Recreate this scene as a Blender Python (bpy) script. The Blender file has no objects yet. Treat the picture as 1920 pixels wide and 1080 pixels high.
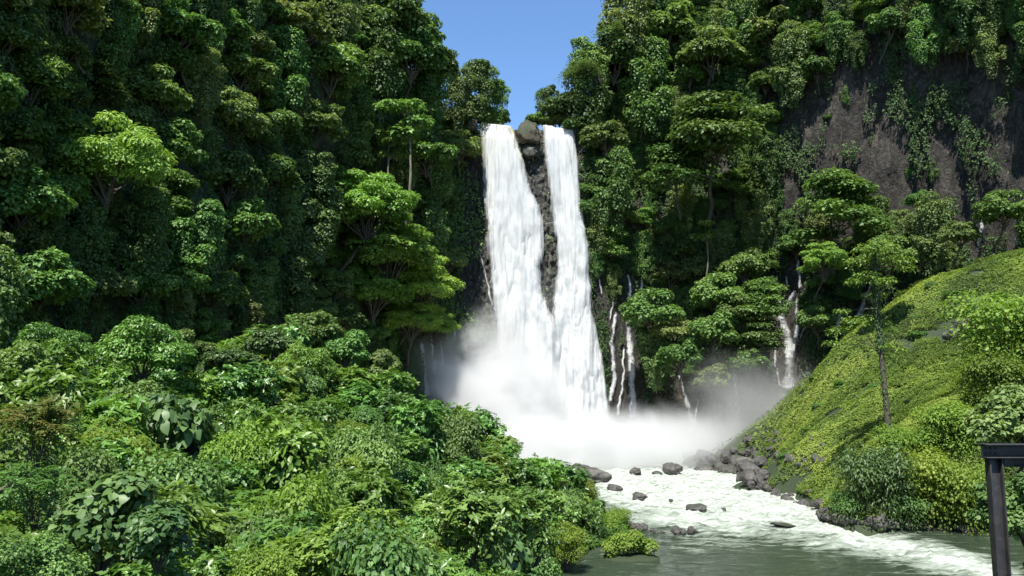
import bpy, math, random
import numpy as np
from mathutils import Vector
from mathutils.bvhtree import BVHTree

sc = bpy.context.scene
C = sc.collection
PI = math.pi

# ------------------------------------------------------------------ camera
CAM_Z, PITCH, F = 19.5, math.radians(7.0), 1507.0
cam_d = bpy.data.cameras.new('camera')
cam = bpy.data.objects.new('camera', cam_d)
C.objects.link(cam)
cam.location = (0, 0, CAM_Z)
cam.rotation_euler = (PI/2 + PITCH, 0, 0)
cam_d.sensor_width = 36.0
cam_d.lens = F/1920*36.0
cam_d.clip_start = 0.1
cam_d.clip_end = 6000
sc.camera = cam

# ------------------------------------------------------------------ light
SUN_EL, SUN_AZ = math.radians(60), math.radians(196)   # azimuth measured from +Y towards +X
sv = Vector((math.sin(SUN_AZ)*math.cos(SUN_EL), math.cos(SUN_AZ)*math.cos(SUN_EL), math.sin(SUN_EL)))
w = bpy.data.worlds.new('World')
sc.world = w
w.use_nodes = True
nt = w.node_tree
bg = nt.nodes['Background']
sky = nt.nodes.new('ShaderNodeTexSky')
sky.sky_type = 'NISHITA'
sky.sun_disc = False
sky.sun_elevation = SUN_EL
sky.sun_rotation = SUN_AZ
sky.air_density = 1.0
sky.dust_density = 0.2
sky.ozone_density = 2.5
wb = nt.nodes.new('ShaderNodeMixRGB'); wb.blend_type = 'MULTIPLY'; wb.inputs[0].default_value = 1
wb.inputs[2].default_value = (.78, .94, 1.08, 1)
nt.links.new(sky.outputs[0], wb.inputs[1]); nt.links.new(wb.outputs[0], bg.inputs[0])
bg.inputs[1].default_value = 0.105
sl = bpy.data.lights.new('sun', 'SUN')
sl.energy = 5.0
sl.angle = math.radians(0.5)
sl.color = (1.0, 0.96, 0.88)
so = bpy.data.objects.new('sun', sl)
so.rotation_euler = (-sv).to_track_quat('-Z', 'Y').to_euler()
so.location = (0, -20, 200)
C.objects.link(so)
sc.view_settings.view_transform = 'Standard'
sc.view_settings.look = 'None'
sc.view_settings.gamma = 1
sc.view_settings.exposure = 1.0
sc.render.engine = 'CYCLES'
cy = sc.cycles
cy.max_bounces = 6
cy.diffuse_bounces = 3
cy.glossy_bounces = 2
cy.transmission_bounces = 3
cy.transparent_max_bounces = 12
cy.volume_bounces = 5
cy.use_denoising = True
cy.sample_clamp_indirect = 4
cy.volume_step_rate = 1.0
cy.volume_max_steps = 96

# ------------------------------------------------------------------ helpers
CT, ST = math.cos(PITCH), math.sin(PITCH)
def ray(u, v):
    dx, dy = (u-960)/F, (540-v)/F
    return np.array([dx, CT-dy*ST, ST+dy*CT])
def P(u, v, Y):                       # point seen at photo pixel (u,v) at depth Y metres
    d = ray(u, v)
    return np.array([0, 0, CAM_Z]) + d*(Y/d[1])
def W(u, v, z=0.0):                   # point seen at pixel (u,v) on level z
    d = ray(u, v)
    return np.array([0, 0, CAM_Z]) + d*((z-CAM_Z)/d[2])
def proj(p):
    p = np.atleast_2d(np.asarray(p, float)) - np.array([0, 0, CAM_Z])
    depth = p[:, 1]*CT + p[:, 2]*ST
    up = -p[:, 1]*ST + p[:, 2]*CT
    return 960+F*p[:, 0]/depth, 540-F*up/depth, depth

def _h(ix, iy, iz, s):
    n = (ix.astype(np.int64)*374761393 + iy.astype(np.int64)*668265263 + iz.astype(np.int64)*2147483647*3 + s*974711) & 0xffffffff
    n = ((n ^ (n >> 13))*1274126177) & 0xffffffff
    n = ((n ^ (n >> 16))*2246822519) & 0xffffffff
    return ((n ^ (n >> 15)) & 0xffffff)/float(0xffffff)
def vn(p, s=0):
    p = np.asarray(p, float)
    i = np.floor(p); f = p-i; f = f*f*(3-2*f)
    x, y, z = i[:, 0], i[:, 1], i[:, 2]
    r = 0
    for a in (0, 1):
        wa = f[:, 0] if a else 1-f[:, 0]
        for b in (0, 1):
            wb = f[:, 1] if b else 1-f[:, 1]
            for c in (0, 1):
                wc = f[:, 2] if c else 1-f[:, 2]
                r = r + wa*wb*wc*_h(x+a, y+b, z+c, s)
    return r
ROT = np.array([[.80, .36, .48], [-.60, .48, .64], [0, -.80, .60]])
def fbm(p, s=0, o=4):
    p = np.asarray(p, float)@ROT; r = 0; a = .5; t = 0
    for k in range(o):
        r = r + a*vn(p+17.3*k, s+k); t += a; a *= .5; p = (p@ROT)*2.03
    return r/t
def nrm(a):
    return a/np.maximum(np.linalg.norm(a, axis=-1, keepdims=True), 1e-9)

def mesh_np(name, V, Fc, attrs=None, smooth=False):
    """V (n,3); Fc list of (m,k) int arrays"""
    me = bpy.data.meshes.new(name)
    if isinstance(Fc, np.ndarray): Fc = [Fc]
    me.vertices.add(len(V)); me.vertices.foreach_set('co', np.asarray(V, np.float32).ravel())
    li = np.concatenate([f.ravel() for f in Fc]).astype(np.int32)
    tot = np.concatenate([np.full(len(f), f.shape[1]) for f in Fc]).astype(np.int32)
    st = np.concatenate([[0], np.cumsum(tot)[:-1]]).astype(np.int32)
    me.loops.add(len(li)); me.loops.foreach_set('vertex_index', li)
    me.polygons.add(len(tot)); me.polygons.foreach_set('loop_start', st); me.polygons.foreach_set('loop_total', tot)
    if smooth: me.polygons.foreach_set('use_smooth', np.ones(len(tot), bool))
    for k, a in (attrs or {}).items():
        at = me.attributes.new(k, 'FLOAT', 'POINT'); at.data.foreach_set('value', np.asarray(a, np.float32))
    me.update(calc_edges=True)
    return me
def link(name, me, mat=None, parent=None, **props):
    o = bpy.data.objects.new(name, me); C.objects.link(o)
    if mat and not me.materials: me.materials.append(mat)
    if parent: o.parent = parent
    for k, v in props.items(): o[k] = v
    return o
def join(parts):
    V, Q, T, n, tint = [], [], [], 0, []
    for p in parts:
        v, f = p[0], p[1]
        V.append(v); (Q if f.shape[1] == 4 else T).append(f+n); n += len(v)
        tint.append(p[2] if len(p) > 2 else np.full(len(v), .5))
    F_ = []
    if Q: F_.append(np.concatenate(Q))
    if T: F_.append(np.concatenate(T))
    return np.concatenate(V), F_, np.concatenate(tint)
def grid_faces(nu, nv):
    i = np.arange(nu*nv).reshape(nv, nu)
    return np.stack([i[:-1, :-1], i[:-1, 1:], i[1:, 1:], i[1:, :-1]], -1).reshape(-1, 4)
def tube(pts, rad, n=6, close=True):
    pts = np.asarray(pts, float); rad = np.broadcast_to(rad, (len(pts),))
    d = nrm(np.gradient(pts, axis=0))
    ref = np.array([0.31, .95, .05]); a = nrm(np.cross(d, ref)); b = np.cross(d, a)
    t = np.arange(n)*2*PI/n
    V = pts[:, None]+rad[:, None, None]*(a[:, None]*np.cos(t)[None, :, None]+b[:, None]*np.sin(t)[None, :, None])
    i = np.arange(len(pts)*n).reshape(len(pts), n); j = np.roll(i, -1, 1)
    f = np.stack([i[:-1], j[:-1], j[1:], i[1:]], -1).reshape(-1, 4)
    return V.reshape(-1, 3), f
def box(c, s):
    c = np.array(c, float); s = np.array(s, float)/2
    v = np.array([[x, y, z] for x in (-1, 1) for y in (-1, 1) for z in (-1, 1)], float)*s+c
    f = np.array([[0, 1, 3, 2], [4, 6, 7, 5], [0, 4, 5, 1], [2, 3, 7, 6], [0, 2, 6, 4], [1, 5, 7, 3]])
    return v, f

# ------------------------------------------------------------------ materials
def new_mat(name):
    m = bpy.data.materials.new(name); m.use_nodes = True
    t = m.node_tree; t.nodes.clear()
    out = t.nodes.new('ShaderNodeOutputMaterial')
    return m, t, out
def N(t, typ, ins=None, **kw):
    n = t.nodes.new(typ)
    for k, v in kw.items(): setattr(n, k, v)
    for k, v in (ins or {}).items():
        if hasattr(v, 'node'): t.links.new(v, n.inputs[k])
        else: n.inputs[k].default_value = v
    return n
def ramp(t, fac, stops):
    r = t.nodes.new('ShaderNodeValToRGB'); e = r.color_ramp.elements
    while len(e) < len(stops): e.new(.5)
    for q, (p, c) in zip(e, stops):
        q.position = p; q.color = c if len(c) == 4 else (*c, 1)
    t.links.new(fac, r.inputs[0]); return r.outputs[0]
def leaf_mat(name, cols, rough=.5, trans=.3, spec=.4, var=.25):
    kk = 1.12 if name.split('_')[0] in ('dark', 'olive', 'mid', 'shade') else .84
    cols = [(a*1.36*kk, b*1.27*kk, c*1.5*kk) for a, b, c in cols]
    m, t, out = new_mat(name)
    at = N(t, 'ShaderNodeAttribute', attribute_name='tint')
    c = ramp(t, at.outputs['Fac'], [(0, cols[0]), (.5, cols[1]), (1, cols[2])])
    oi = N(t, 'ShaderNodeObjectInfo')
    mr = N(t, 'ShaderNodeMapRange', {0: oi.outputs['Random'], 1: 0., 2: 1., 3: 1-var, 4: 1+var})
    mh = N(t, 'ShaderNodeMath', {0: oi.outputs['Random'], 1: 7.13}, operation='MULTIPLY')
    fr = N(t, 'ShaderNodeMath', {0: mh.outputs[0]}, operation='FRACT')
    hh = N(t, 'ShaderNodeMapRange', {0: fr.outputs[0], 1: 0., 2: 1., 3: .482, 4: .515})
    hs = N(t, 'ShaderNodeHueSaturation', {'Color': c, 'Value': mr.outputs[0], 'Hue': hh.outputs[0]})
    col = hs.outputs[0]
    pr = N(t, 'ShaderNodeBsdfPrincipled', {'Base Color': col, 'Roughness': rough, 'Specular IOR Level': spec})
    yl = N(t, 'ShaderNodeMixRGB', {'Fac': 1.0, 'Color1': col, 'Color2': (1.35, 1.4, .6, 1)}, blend_type='MULTIPLY')
    tr = N(t, 'ShaderNodeBsdfTranslucent', {'Color': yl.outputs[0]})
    mx = N(t, 'ShaderNodeMixShader', {0: trans, 1: pr.outputs[0], 2: tr.outputs[0]})
    t.links.new(mx.outputs[0], out.inputs[0]); return m
G = {}
G['under'] = leaf_mat('shade_foliage', [(.014, .032, .010), (.034, .072, .020), (.08, .14, .034)], .6, .2, .2)  # darkened leaf colour paints in the deep shade between the crowns
G['dark'] = leaf_mat('dark_foliage', [(.022, .048, .013), (.054, .105, .026), (.115, .185, .045)], .5, .25, .25)
G['mid'] = leaf_mat('mid_foliage', [(.034, .072, .016), (.075, .145, .032), (.14, .235, .055)], .48, .3, .28)
G['olive'] = leaf_mat('olive_foliage', [(.045, .068, .02), (.09, .135, .036), (.16, .21, .06)], .5, .3, .28)
G['bright'] = leaf_mat('bright_foliage', [(.055, .115, .014), (.105, .20, .026), (.17, .29, .045)], .42, .30, .42)
G['blue'] = leaf_mat('bluish_foliage', [(.03, .068, .020), (.068, .130, .030), (.13, .21, .058)], .45, .25, .35)
G['yellow'] = leaf_mat('yellow_green_foliage', [(.065, .12, .016), (.13, .215, .028), (.23, .32, .05)], .5, .4, .25)
G['glossy'] = leaf_mat('glossy_foliage', [(.035, .088, .014), (.08, .17, .026), (.15, .28, .048)], .38, .26, .5)
G['red'] = leaf_mat('red_shoot_foliage', [(.05, .10, .02), (.085, .16, .025), (.16, .14, .035)], .45, .3, .3)
G['slope'] = leaf_mat('slope_foliage', [(.050, .095, .018), (.098, .180, .030), (.17, .255, .046)], .6, .38, .2)

G['sunny'] = leaf_mat('sunlit_bright_foliage', [(.07, .135, .022), (.145, .265, .042), (.22, .36, .07)], .45, .36, .35)  # sunlit brightness put into the leaf colour of weakly lit trees
def bark_mat(name, a, b):
    m, t, out = new_mat(name)
    tc = N(t, 'ShaderNodeTexCoord'); mp = N(t, 'ShaderNodeMapping', {0: tc.outputs['Object'], 3: (3, 3, .6)})
    ns = N(t, 'ShaderNodeTexNoise', {'Vector': mp.outputs[0], 'Scale': 2.5, 'Detail': 5.})
    c = ramp(t, ns.outputs[0], [(.3, a), (.7, b)])
    bp = N(t, 'ShaderNodeBump', {'Strength': .6, 'Distance': .05, 'Height': ns.outputs[0]})
    pr = N(t, 'ShaderNodeBsdfPrincipled', {'Base Color': c, 'Roughness': .85, 'Normal': bp.outputs[0]})
    t.links.new(pr.outputs[0], out.inputs[0]); return m
BARK = bark_mat('bark', (.03, .025, .018), (.10, .085, .06))
PALE = bark_mat('pale_bark', (.07, .06, .045), (.20, .18, .14))

def rock_mat(name, cols, scale=1.0, moss=.0, bump=.5, streak=3.0, rough=.8):
    m, t, out = new_mat(name)
    tc = N(t, 'ShaderNodeTexCoord')
    mp = N(t, 'ShaderNodeMapping', {0: tc.outputs['Object'], 3: (streak, streak, 1)})
    n1 = N(t, 'ShaderNodeTexNoise', {'Vector': mp.outputs[0], 'Scale': .05*scale, 'Detail': 9., 'Roughness': .62})
    n2 = N(t, 'ShaderNodeTexNoise', {'Vector': tc.outputs['Object'], 'Scale': .9*scale, 'Detail': 8., 'Roughness': .7})
    vo = N(t, 'ShaderNodeTexNoise', {'Vector': mp.outputs[0], 'Scale': .35*scale, 'Detail': 6.})
    mx = N(t, 'ShaderNodeMath', {0: n1.outputs[0], 1: n2.outputs[0]}, operation='ADD')
    hf = N(t, 'ShaderNodeMath', {0: mx.outputs[0], 1: .5}, operation='MULTIPLY')
    c = ramp(t, hf.outputs[0], [(.36, cols[0]), (.5, cols[1]), (.64, cols[2])])
    if moss > 0:
        n3 = N(t, 'ShaderNodeTexNoise', {'Vector': tc.outputs['Object'], 'Scale': .35*scale, 'Detail': 6.})
        ge = N(t, 'ShaderNodeNewGeometry'); sx = N(t, 'ShaderNodeSeparateXYZ', {0: ge.outputs['Normal']})
        ad = N(t, 'ShaderNodeMath', {0: sx.outputs[2], 1: .35, 2: n3.outputs[0]}, operation='MULTIPLY_ADD')
        mr = N(t, 'ShaderNodeMapRange', {0: ad.outputs[0], 1: 1-moss, 2: 1.1-moss, 3: 0., 4: 1.})
        c = N(t, 'ShaderNodeMixRGB', {'Fac': mr.outputs[0], 'Color1': c, 'Color2': (.022, .036, .012, 1)}).outputs[0]
    if streak > 1.4:
        rn = N(t, 'ShaderNodeTexNoise', {'Vector': mp.outputs[0], 'Scale': .16*scale, 'Detail': 8., 'Roughness': .65, 'Distortion': .8})
        rs = N(t, 'ShaderNodeMath', {0: rn.outputs[0], 1: .5}, operation='SUBTRACT'); ra = N(t, 'ShaderNodeMath', {0: rs.outputs[0]}, operation='ABSOLUTE')
        ck = N(t, 'ShaderNodeMapRange', {0: ra.outputs[0], 1: 0., 2: .06, 3: .4, 4: 1.})
        c = N(t, 'ShaderNodeMixRGB', {'Fac': .7, 'Color1': c, 'Color2': ck.outputs[0]}, blend_type='MULTIPLY').outputs[0]
        n2 = N(t, 'ShaderNodeMath', {0: n2.outputs[0], 1: ck.outputs[0]}, operation='ADD')
    hh = N(t, 'ShaderNodeMath', {0: n2.outputs[0], 1: vo.outputs[0]}, operation='ADD')
    bp = N(t, 'ShaderNodeBump', {'Strength': bump, 'Distance': .6/scale, 'Height': hh.outputs[0]})
    pr = N(t, 'ShaderNodeBsdfPrincipled', {'Base Color': c, 'Roughness': rough, 'Normal': bp.outputs[0]})
    t.links.new(pr.outputs[0], out.inputs[0]); return m
R_BROWN = rock_mat('brown_cliff_rock', [(.014, .012, .009), (.036, .030, .024), (.095, .080, .064)], 1.0, .42, 1.0, 1.7)
R_SOIL = rock_mat('forest_soil', [(.02, .022, .012), (.045, .045, .025), (.08, .07, .045)], 1.2, .55, .6, 1)
R_BASALT = rock_mat('wet_black_basalt', [(.010, .010, .009), (.034, .033, .028), (.13, .12, .10)], 1.6, .33, 1.0, 1.5, .5)
R_BOULDER = rock_mat('river_boulder_rock', [(.022, .021, .019), (.058, .054, .048), (.135, .127, .113)], 1.5, .22, .6, 1, .7)
R_TAN = rock_mat('tan_boulder_rock', [(.022, .018, .012), (.058, .046, .030), (.14, .115, .08)], 1.2, .40, .7, 1.3, .8)

# ------------------------------------------------------------------ ground heightfield
CP = []
def cp(u, v, Y, dz): q = P(u, v, Y); CP.append((q[0], q[1], q[2]-dz))
def cw(u, v): q = W(u, v); CP.append((q[0], q[1], 0.))
for a in [(0, 690, 62, 3), (300, 715, 76, 3), (560, 715, 90, 3.2), (700, 715, 98, 3.2), (850, 800, 104, 3.2), (960, 860, 108, 3),
          (1060, 912, 112, 2.5), (1120, 955, 114, 1.5), (640, 1080, 26, 2), (300, 1080, 16, 2), (0, 1080, 13, 2), (0, 900, 28, 2.5),
          (300, 900, 36, 2.8), (640, 900, 55, 2.8), (850, 1000, 62, 3), (930, 920, 86, 3), (980, 1040, 80, 2), (0, 760, 46, 3),
          (300, 800, 58, 3), (500, 800, 72, 3), (760, 860, 80, 3), (900, 1080, 55, 2.5), (-300, 900, 24, 2)]: cp(*a)
for a in [(1178, 992), (1045, 1078), (1110, 1035)]: cw(*a)
for a in [(1380, 815, 197, 1), (1560, 655, 190, 1), (1700, 545, 185, 1), (1920, 462, 172, 1), (1665, 820, 118, .3), (1800, 700, 142, .5),
          (1500, 850, 152, .5), (1750, 880, 117, 1.5), (1900, 800, 112, 1), (1700, 660, 163, .5), (1830, 580, 160, .5), (1560, 780, 160, .5)]: cp(*a)
for a in [(1285, 872), (1400, 893), (1470, 930), (1545, 968), (1700, 985), (1830, 1000)]: cw(*a)
CP += [(0, 0, 17.8), (-3, -10, 18), (3, 6, 16.6), (10, 8, 13), (9, 18, 9.5), (18, 20, 6), (6, 30, 7), (6, 50, 1.5), (5, 68, 0), (15, 35, 1),
       (-10, 0, 18.5), (-25, 5, 19.5), (-30, 20, 19.5), (-60, 20, 22), (-60, 90, 22), (-55, 140, 18),
       (-26, 128, 10), (-14, 126, 6), (-6, 130, 2), (4, 128, -1), (12, 126, -1.5), (-18, 150, 0), (-30, 170, 3), (-5, 160, -3), (-14, 195, -2),
       (20, 90, -2.5), (35, 100, -3), (32, 140, -2), (35, 170, -2.5), (30, 200, -3), (10, 210, -4), (20, 225, -4), (42, 118, -2), (-5, 190, -4),
       (22, 70, -3), (25, 60, -2), (45, 90, -3), (28, 115, -2), (24, 130, -2), (40, 200, -2), (45, 225, -1),
       (62, 90, 0), (48, 72, 0), (34, 52, 3), (30, 40, 6), (40, 50, 12), (45, 65, 6), (28, 25, 8), (60, 70, 12), (90, 80, 25), (100, 110, 30),
       (125, 130, 50), (140, 90, 50), (70, 215, 3), (88, 214, 10), (104, 204, 30), (118, 190, 44), (135, 165, 54), (150, 120, 60), (62, 228, 1),
       (60, 30, 20), (40, -10, 18), (0, -60, 20), (-80, -20, 40), (80, 250, 5), (0, 260, 0), (-60, 240, 20), (170, 200, 60)]
CP = np.array(CP)
def tps(r2): return .5*r2*np.log(np.maximum(r2, 1e-9))
_xy = CP[:, :2]/50
_d = ((_xy[:, None]-_xy[None])**2).sum(-1)
n_ = len(CP)
A_ = np.zeros((n_+3, n_+3)); A_[:n_, :n_] = tps(_d)+np.eye(n_)*2e-3
A_[:n_, n_] = 1; A_[:n_, n_+1:] = _xy; A_[n_:, :n_] = A_[:n_, n_:].T
_c = np.linalg.solve(A_, np.concatenate([CP[:, 2], [0, 0, 0]]))
def gz(x, y, rough=True):
    x = np.atleast_1d(np.asarray(x, float)); y = np.atleast_1d(np.asarray(y, float))
    q = np.stack([x, y], -1)/50
    z = np.empty(len(q))
    for k in range(0, len(q), 20000):
        s = slice(k, k+20000)
        z[s] = tps(((q[s, None]-_xy[None])**2).sum(-1))@_c[:n_]+_c[n_]+q[s]@_c[n_+1:]
    if rough:
        z = z+(fbm(np.stack([x*.12, y*.12, 0*x], -1), 5)-.5)*2.2*np.clip((z+1)/4, 0.1, 1)
    return np.clip(z, -4.5, 75)
xs = np.concatenate([[-178, -160, -145], np.arange(-130, 190, 1.6), [200, 215]])
ys = np.concatenate([[-105, -90, -75], np.arange(-60, 262, 1.6), [280, 305]])
X, Y = np.meshgrid(xs, ys)
Zg = gz(np.clip(X, -130, 190).ravel(), np.clip(Y, -60, 262).ravel())
Vg = np.stack([X.ravel(), Y.ravel(), Zg], -1)
ground = link('ground', mesh_np('ground', Vg, grid_faces(len(xs), len(ys)), smooth=True), R_SOIL, kind='structure')

# ------------------------------------------------------------------ cliffs
def catmull(S, t):
    S = np.asarray(S, float); n = len(S)-1
    x = np.clip(t, 0, 1)*n; i = np.minimum(x.astype(int), n-1); f = (x-i)[:, None]
    a, b, c, d = S[np.maximum(i-1, 0)], S[i], S[i+1], S[np.minimum(i+2, n)]
    return .5*((2*b)+(-a+c)*f+(2*a-5*b+4*c-d)*f*f+(-a+3*b-3*c+d)*f**3)
def wall(name, stations, nu, nv, amp, mat, seed, plate, fine=.5):
    """stations: (xbase,ybase,zbase, xtop,ytop,ztop); plate: how far the plateau reaches back (vector)"""
    s = np.linspace(0, 1, nu)
    B = catmull([q[:3] for q in stations], s); T = catmull([q[3:] for q in stations], s)
    t = np.linspace(0, 1, nv)[:, None, None]
    G_ = B[None]*(1-t)+T[None]*t
    du = np.gradient(G_, axis=1); dv = np.gradient(G_, axis=0)
    nn = nrm(np.cross(du, dv)); 
    p = G_.reshape(-1, 3)
    d = (fbm(p*np.array([.045, .045, .03]), seed, 3)-.5)*2*amp+(fbm(p*np.array([.28, .28, .12]), seed+9, 4)-.5)*2*amp*.28
    d += (np.abs(fbm(p*np.array([.9, .9, .5]), seed+19, 3)-.5))*2*fine
    d = d.reshape(nv, nu)
    G_ = G_+nn*d[..., None]
    rows = [G_]
    for k, (f, dz) in enumerate([(.03, 1.2), (.12, 2.5), (.35, 4), (1, 6)]):
        rows.append((G_[-1]+np.array(plate)[None]*f+np.array([0, 0, dz]))[None])
    A = np.concatenate(rows)
    me = mesh_np(name, A.reshape(-1, 3), grid_faces(nu, len(A)), smooth=False)
    o = link(name, me, mat, kind='structure')
    bv = BVHTree.FromPolygons([Vector(v) for v in A.reshape(-1, 3)], grid_faces(nu, len(A)).tolist())
    return o, A, bv
L_ST = [(-66, -10, -6, -95, -14, 112), (-54, 35, -6, -80, 32, 112), (-47, 75, -6, -68, 72, 114), (-45, 112, -6, -62, 110, 118),
        (-41, 150, -6, -56, 152, 122), (-34, 186, -6, -45, 190, 120), (-25, 214, -4, -30, 222, 111), (-17, 230, -4, -17, 240, 99)]
wallL, AL, bvL = wall('cliff', L_ST, 210, 90, 4.5, R_SOIL, 3, (-60, 50, 0), .5)
M_ST = [(-21, 224, -4, -22, 236, 99), (-15, 229, -4, -14, 238, 98), (-8, 231, -4, -9, 239, 97), (0, 231, -4, 0, 239, 97), (10, 231, -4, 9, 239, 97),
        (19, 231, -4, 17, 239, 96.5), (27, 233, -4, 22, 240, 97.5)]
wallM, AM, bvM = wall('cliff', M_ST, 170, 280, 1.0, R_BASALT, 31, (4, 60, 0), 2.4)
Rr_ST = [(23, 231, -4, 21, 240, 98), (33, 236, -4, 29, 247, 124), (46, 240, -4, 40, 250, 146), (62, 242, -3, 58, 249, 150), (82, 239, 2, 80, 238, 146),
         (103, 227, 8, 98, 222, 135), (122, 207, 20, 115, 201, 135), (139, 178, 30, 130, 172, 135), (152, 138, 34, 144, 133, 135), (160, 80, 34, 156, 80, 135), (160, 20, 30, 160, 20, 120)]
wallR, AR, bvR = wall('cliff', Rr_ST, 260, 110, 4.0, R_BROWN, 57, (40, 55, 0), .9)
bvG = BVHTree.FromPolygons([Vector(v) for v in Vg], grid_faces(len(xs), len(ys)).tolist())
def cast(u, v, bvs):
    d = Vector(ray(u, v)).normalized(); best = None
    for b in bvs:
        h = b.ray_cast(Vector((0, 0, CAM_Z)), d)
        if h[0] is not None and (best is None or h[3] < best[3]): best = h
    return best

# ------------------------------------------------------------------ leaf geometry
T_QUAD = (np.array([[0, 0, 0], [.42, .5, .10], [0, 1.1, -.12], [-.42, .5, .10]]), np.array([[0, 1, 2], [0, 2, 3]]))
T_LEAF = (np.array([[0, 0, 0], [.2, .28, .05], [.24, .6, .03], [0, 1.15, -.16], [-.24, .6, .03], [-.2, .28, .05], [0, .5, -.04]]),
          np.array([[0, 1, 6], [1, 2, 6], [2, 3, 6], [3, 4, 6], [4, 5, 6], [5, 0, 6]]))
T_HEART = (np.array([[0, .08, 0], [.3, -.08, -.04], [.5, .25, 0], [.33, .7, -.03], [0, 1.05, -.16], [-.33, .7, -.03], [-.5, .25, 0], [-.3, -.08, -.04], [0, .4, .05]]),
           np.array([[0, 1, 8], [1, 2, 8], [2, 3, 8], [3, 4, 8], [4, 5, 8], [5, 6, 8], [6, 7, 8], [7, 0, 8]]))
T_NARROW = (np.array([[0, 0, 0], [.12, .45, .03], [0, 1.1, -.1], [-.12, .45, .03]]), np.array([[0, 1, 2], [0, 2, 3]]))
def leaves(pos, n, d, size, tmpl, tint):
    n = nrm(n); d = nrm(d-n*(d*n).sum(-1, keepdims=True)); s = np.cross(d, n)
    Tv, Tf = tmpl
    size = np.broadcast_to(size, (len(pos),))
    V = pos[:, None]+size[:, None, None]*(Tv[None, :, 0:1]*s[:, None]+Tv[None, :, 1:2]*d[:, None]+Tv[None, :, 2:3]*n[:, None])
    k = len(Tv)
    F_ = (Tf[None]+(np.arange(len(pos))*k)[:, None, None]).reshape(-1, 3)
    return V.reshape(-1, 3), F_, np.repeat(tint, k)
def lobe_leaves(rg, c, r, cnt, size, tmpl, droop=.5, tintb=.5, under=.25, fill=.25, upb=.6):
    """leaves on the outside of one lobe, most of them on top"""
    dd = nrm(rg.normal(size=(cnt, 3)))
    flip = (dd[:, 2] < 0) & (rg.random(cnt) > under)
    dd[flip, 2] *= -1
    rad = 1-fill*rg.random(cnt)**2*1.6+rg.normal(size=cnt)*.06
    pos = c+dd*rad[:, None]*np.array(r)
    out = nrm(dd/np.array(r))
    n = nrm(out*.7+np.array([0, 0, upb])+rg.normal(size=(cnt, 3))*.38)
    h = dd*np.array([1, 1, 0]); d = nrm(h+rg.normal(size=(cnt, 3))*.6+np.array([0, 0, -droop]))
    tint = np.clip(tintb+rg.normal(size=cnt)*.16, 0, 1)
    return leaves(pos, n, d, size*(.65+.7*rg.random(cnt)), tmpl, tint)
def rosettes(rg, c, r, cnt, per, size, tmpl, tintb=.5, under=.12, tilt=.55):
    """whorls of leaves at the tips of twigs all over a lobe"""
    dd = nrm(rg.normal(size=(cnt, 3)))
    flip = (dd[:, 2] < 0) & (rg.random(cnt) > under); dd[flip, 2] *= -1
    pos = c+dd*(1+rg.normal(size=(cnt, 1))*.09)*np.array(r)
    ax = nrm(dd*.6+np.array([0, 0, .9])+rg.normal(size=(cnt, 3))*.25)
    a = nrm(np.cross(ax, rg.normal(size=(cnt, 3)))); b = np.cross(ax, a)
    Pn, Nn, Dn, Sn, Tn = [], [], [], [], []
    tb = np.clip(tintb+rg.normal(size=cnt)*.15, 0, 1)
    for k in range(per):
        t = 2*PI*k/per+rg.random(cnt)*.7
        o = a*np.cos(t)[:, None]+b*np.sin(t)[:, None]
        tl = tilt*(.6+.8*rg.random((cnt, 1)))*(1 if k % 2 else .5)
        d = nrm(o*1.0-np.array([0, 0, .38])+ax*tl*.5); n = nrm(ax-o*.25+rg.normal(size=(cnt, 3))*.14)
        Pn.append(pos-ax*(size*.25*rg.random((cnt, 1)))); Nn.append(n); Dn.append(d); Sn.append(size*(.6+.6*rg.random(cnt))); Tn.append(np.clip(tb+rg.normal(size=cnt)*.08, 0, 1))
    return leaves(np.concatenate(Pn), np.concatenate(Nn), np.concatenate(Dn), np.concatenate(Sn), tmpl, np.concatenate(Tn))
def fronds(rg, c, r, cnt, L, leaf, tintb=.5, red=0, down=.35):
    """arching pinnate sprays"""
    dd = nrm(rg.normal(size=(cnt, 3))); dd[:, 2] = np.abs(dd[:, 2])*.9-.1
    base = c+dd*np.array(r)*.75
    h = nrm(dd*np.array([1, 1, .3])+rg.normal(size=(cnt, 3))*.3)
    side = nrm(np.cross(h, np.array([0, 0, 1.])))
    Pn, Nn, Dn, Sn, Tn = [], [], [], [], []
    K = 8
    for k in range(K):
        t = (k+.5)/K
        p = base+h*L*t+np.array([0, 0, .25*L*t-down*1.6*L*t*t])
        for sg in (-1, 1):
            Pn.append(p); Dn.append(nrm(side*sg+h*.45+np.array([0, 0, -.45]))); Nn.append(nrm(np.array([0, 0, 1.])+h*.2+rg.normal(size=(cnt, 3))*.15))
            Sn.append(np.full(cnt, leaf*(1.15-.5*t))); Tn.append(np.clip(tintb+red*(dd[:, 2])+rg.normal(size=cnt)*.1, 0, 1))
    return leaves(np.concatenate(Pn), np.concatenate(Nn), np.concatenate(Dn), np.concatenate(Sn), T_LEAF, np.concatenate(Tn))

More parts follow.
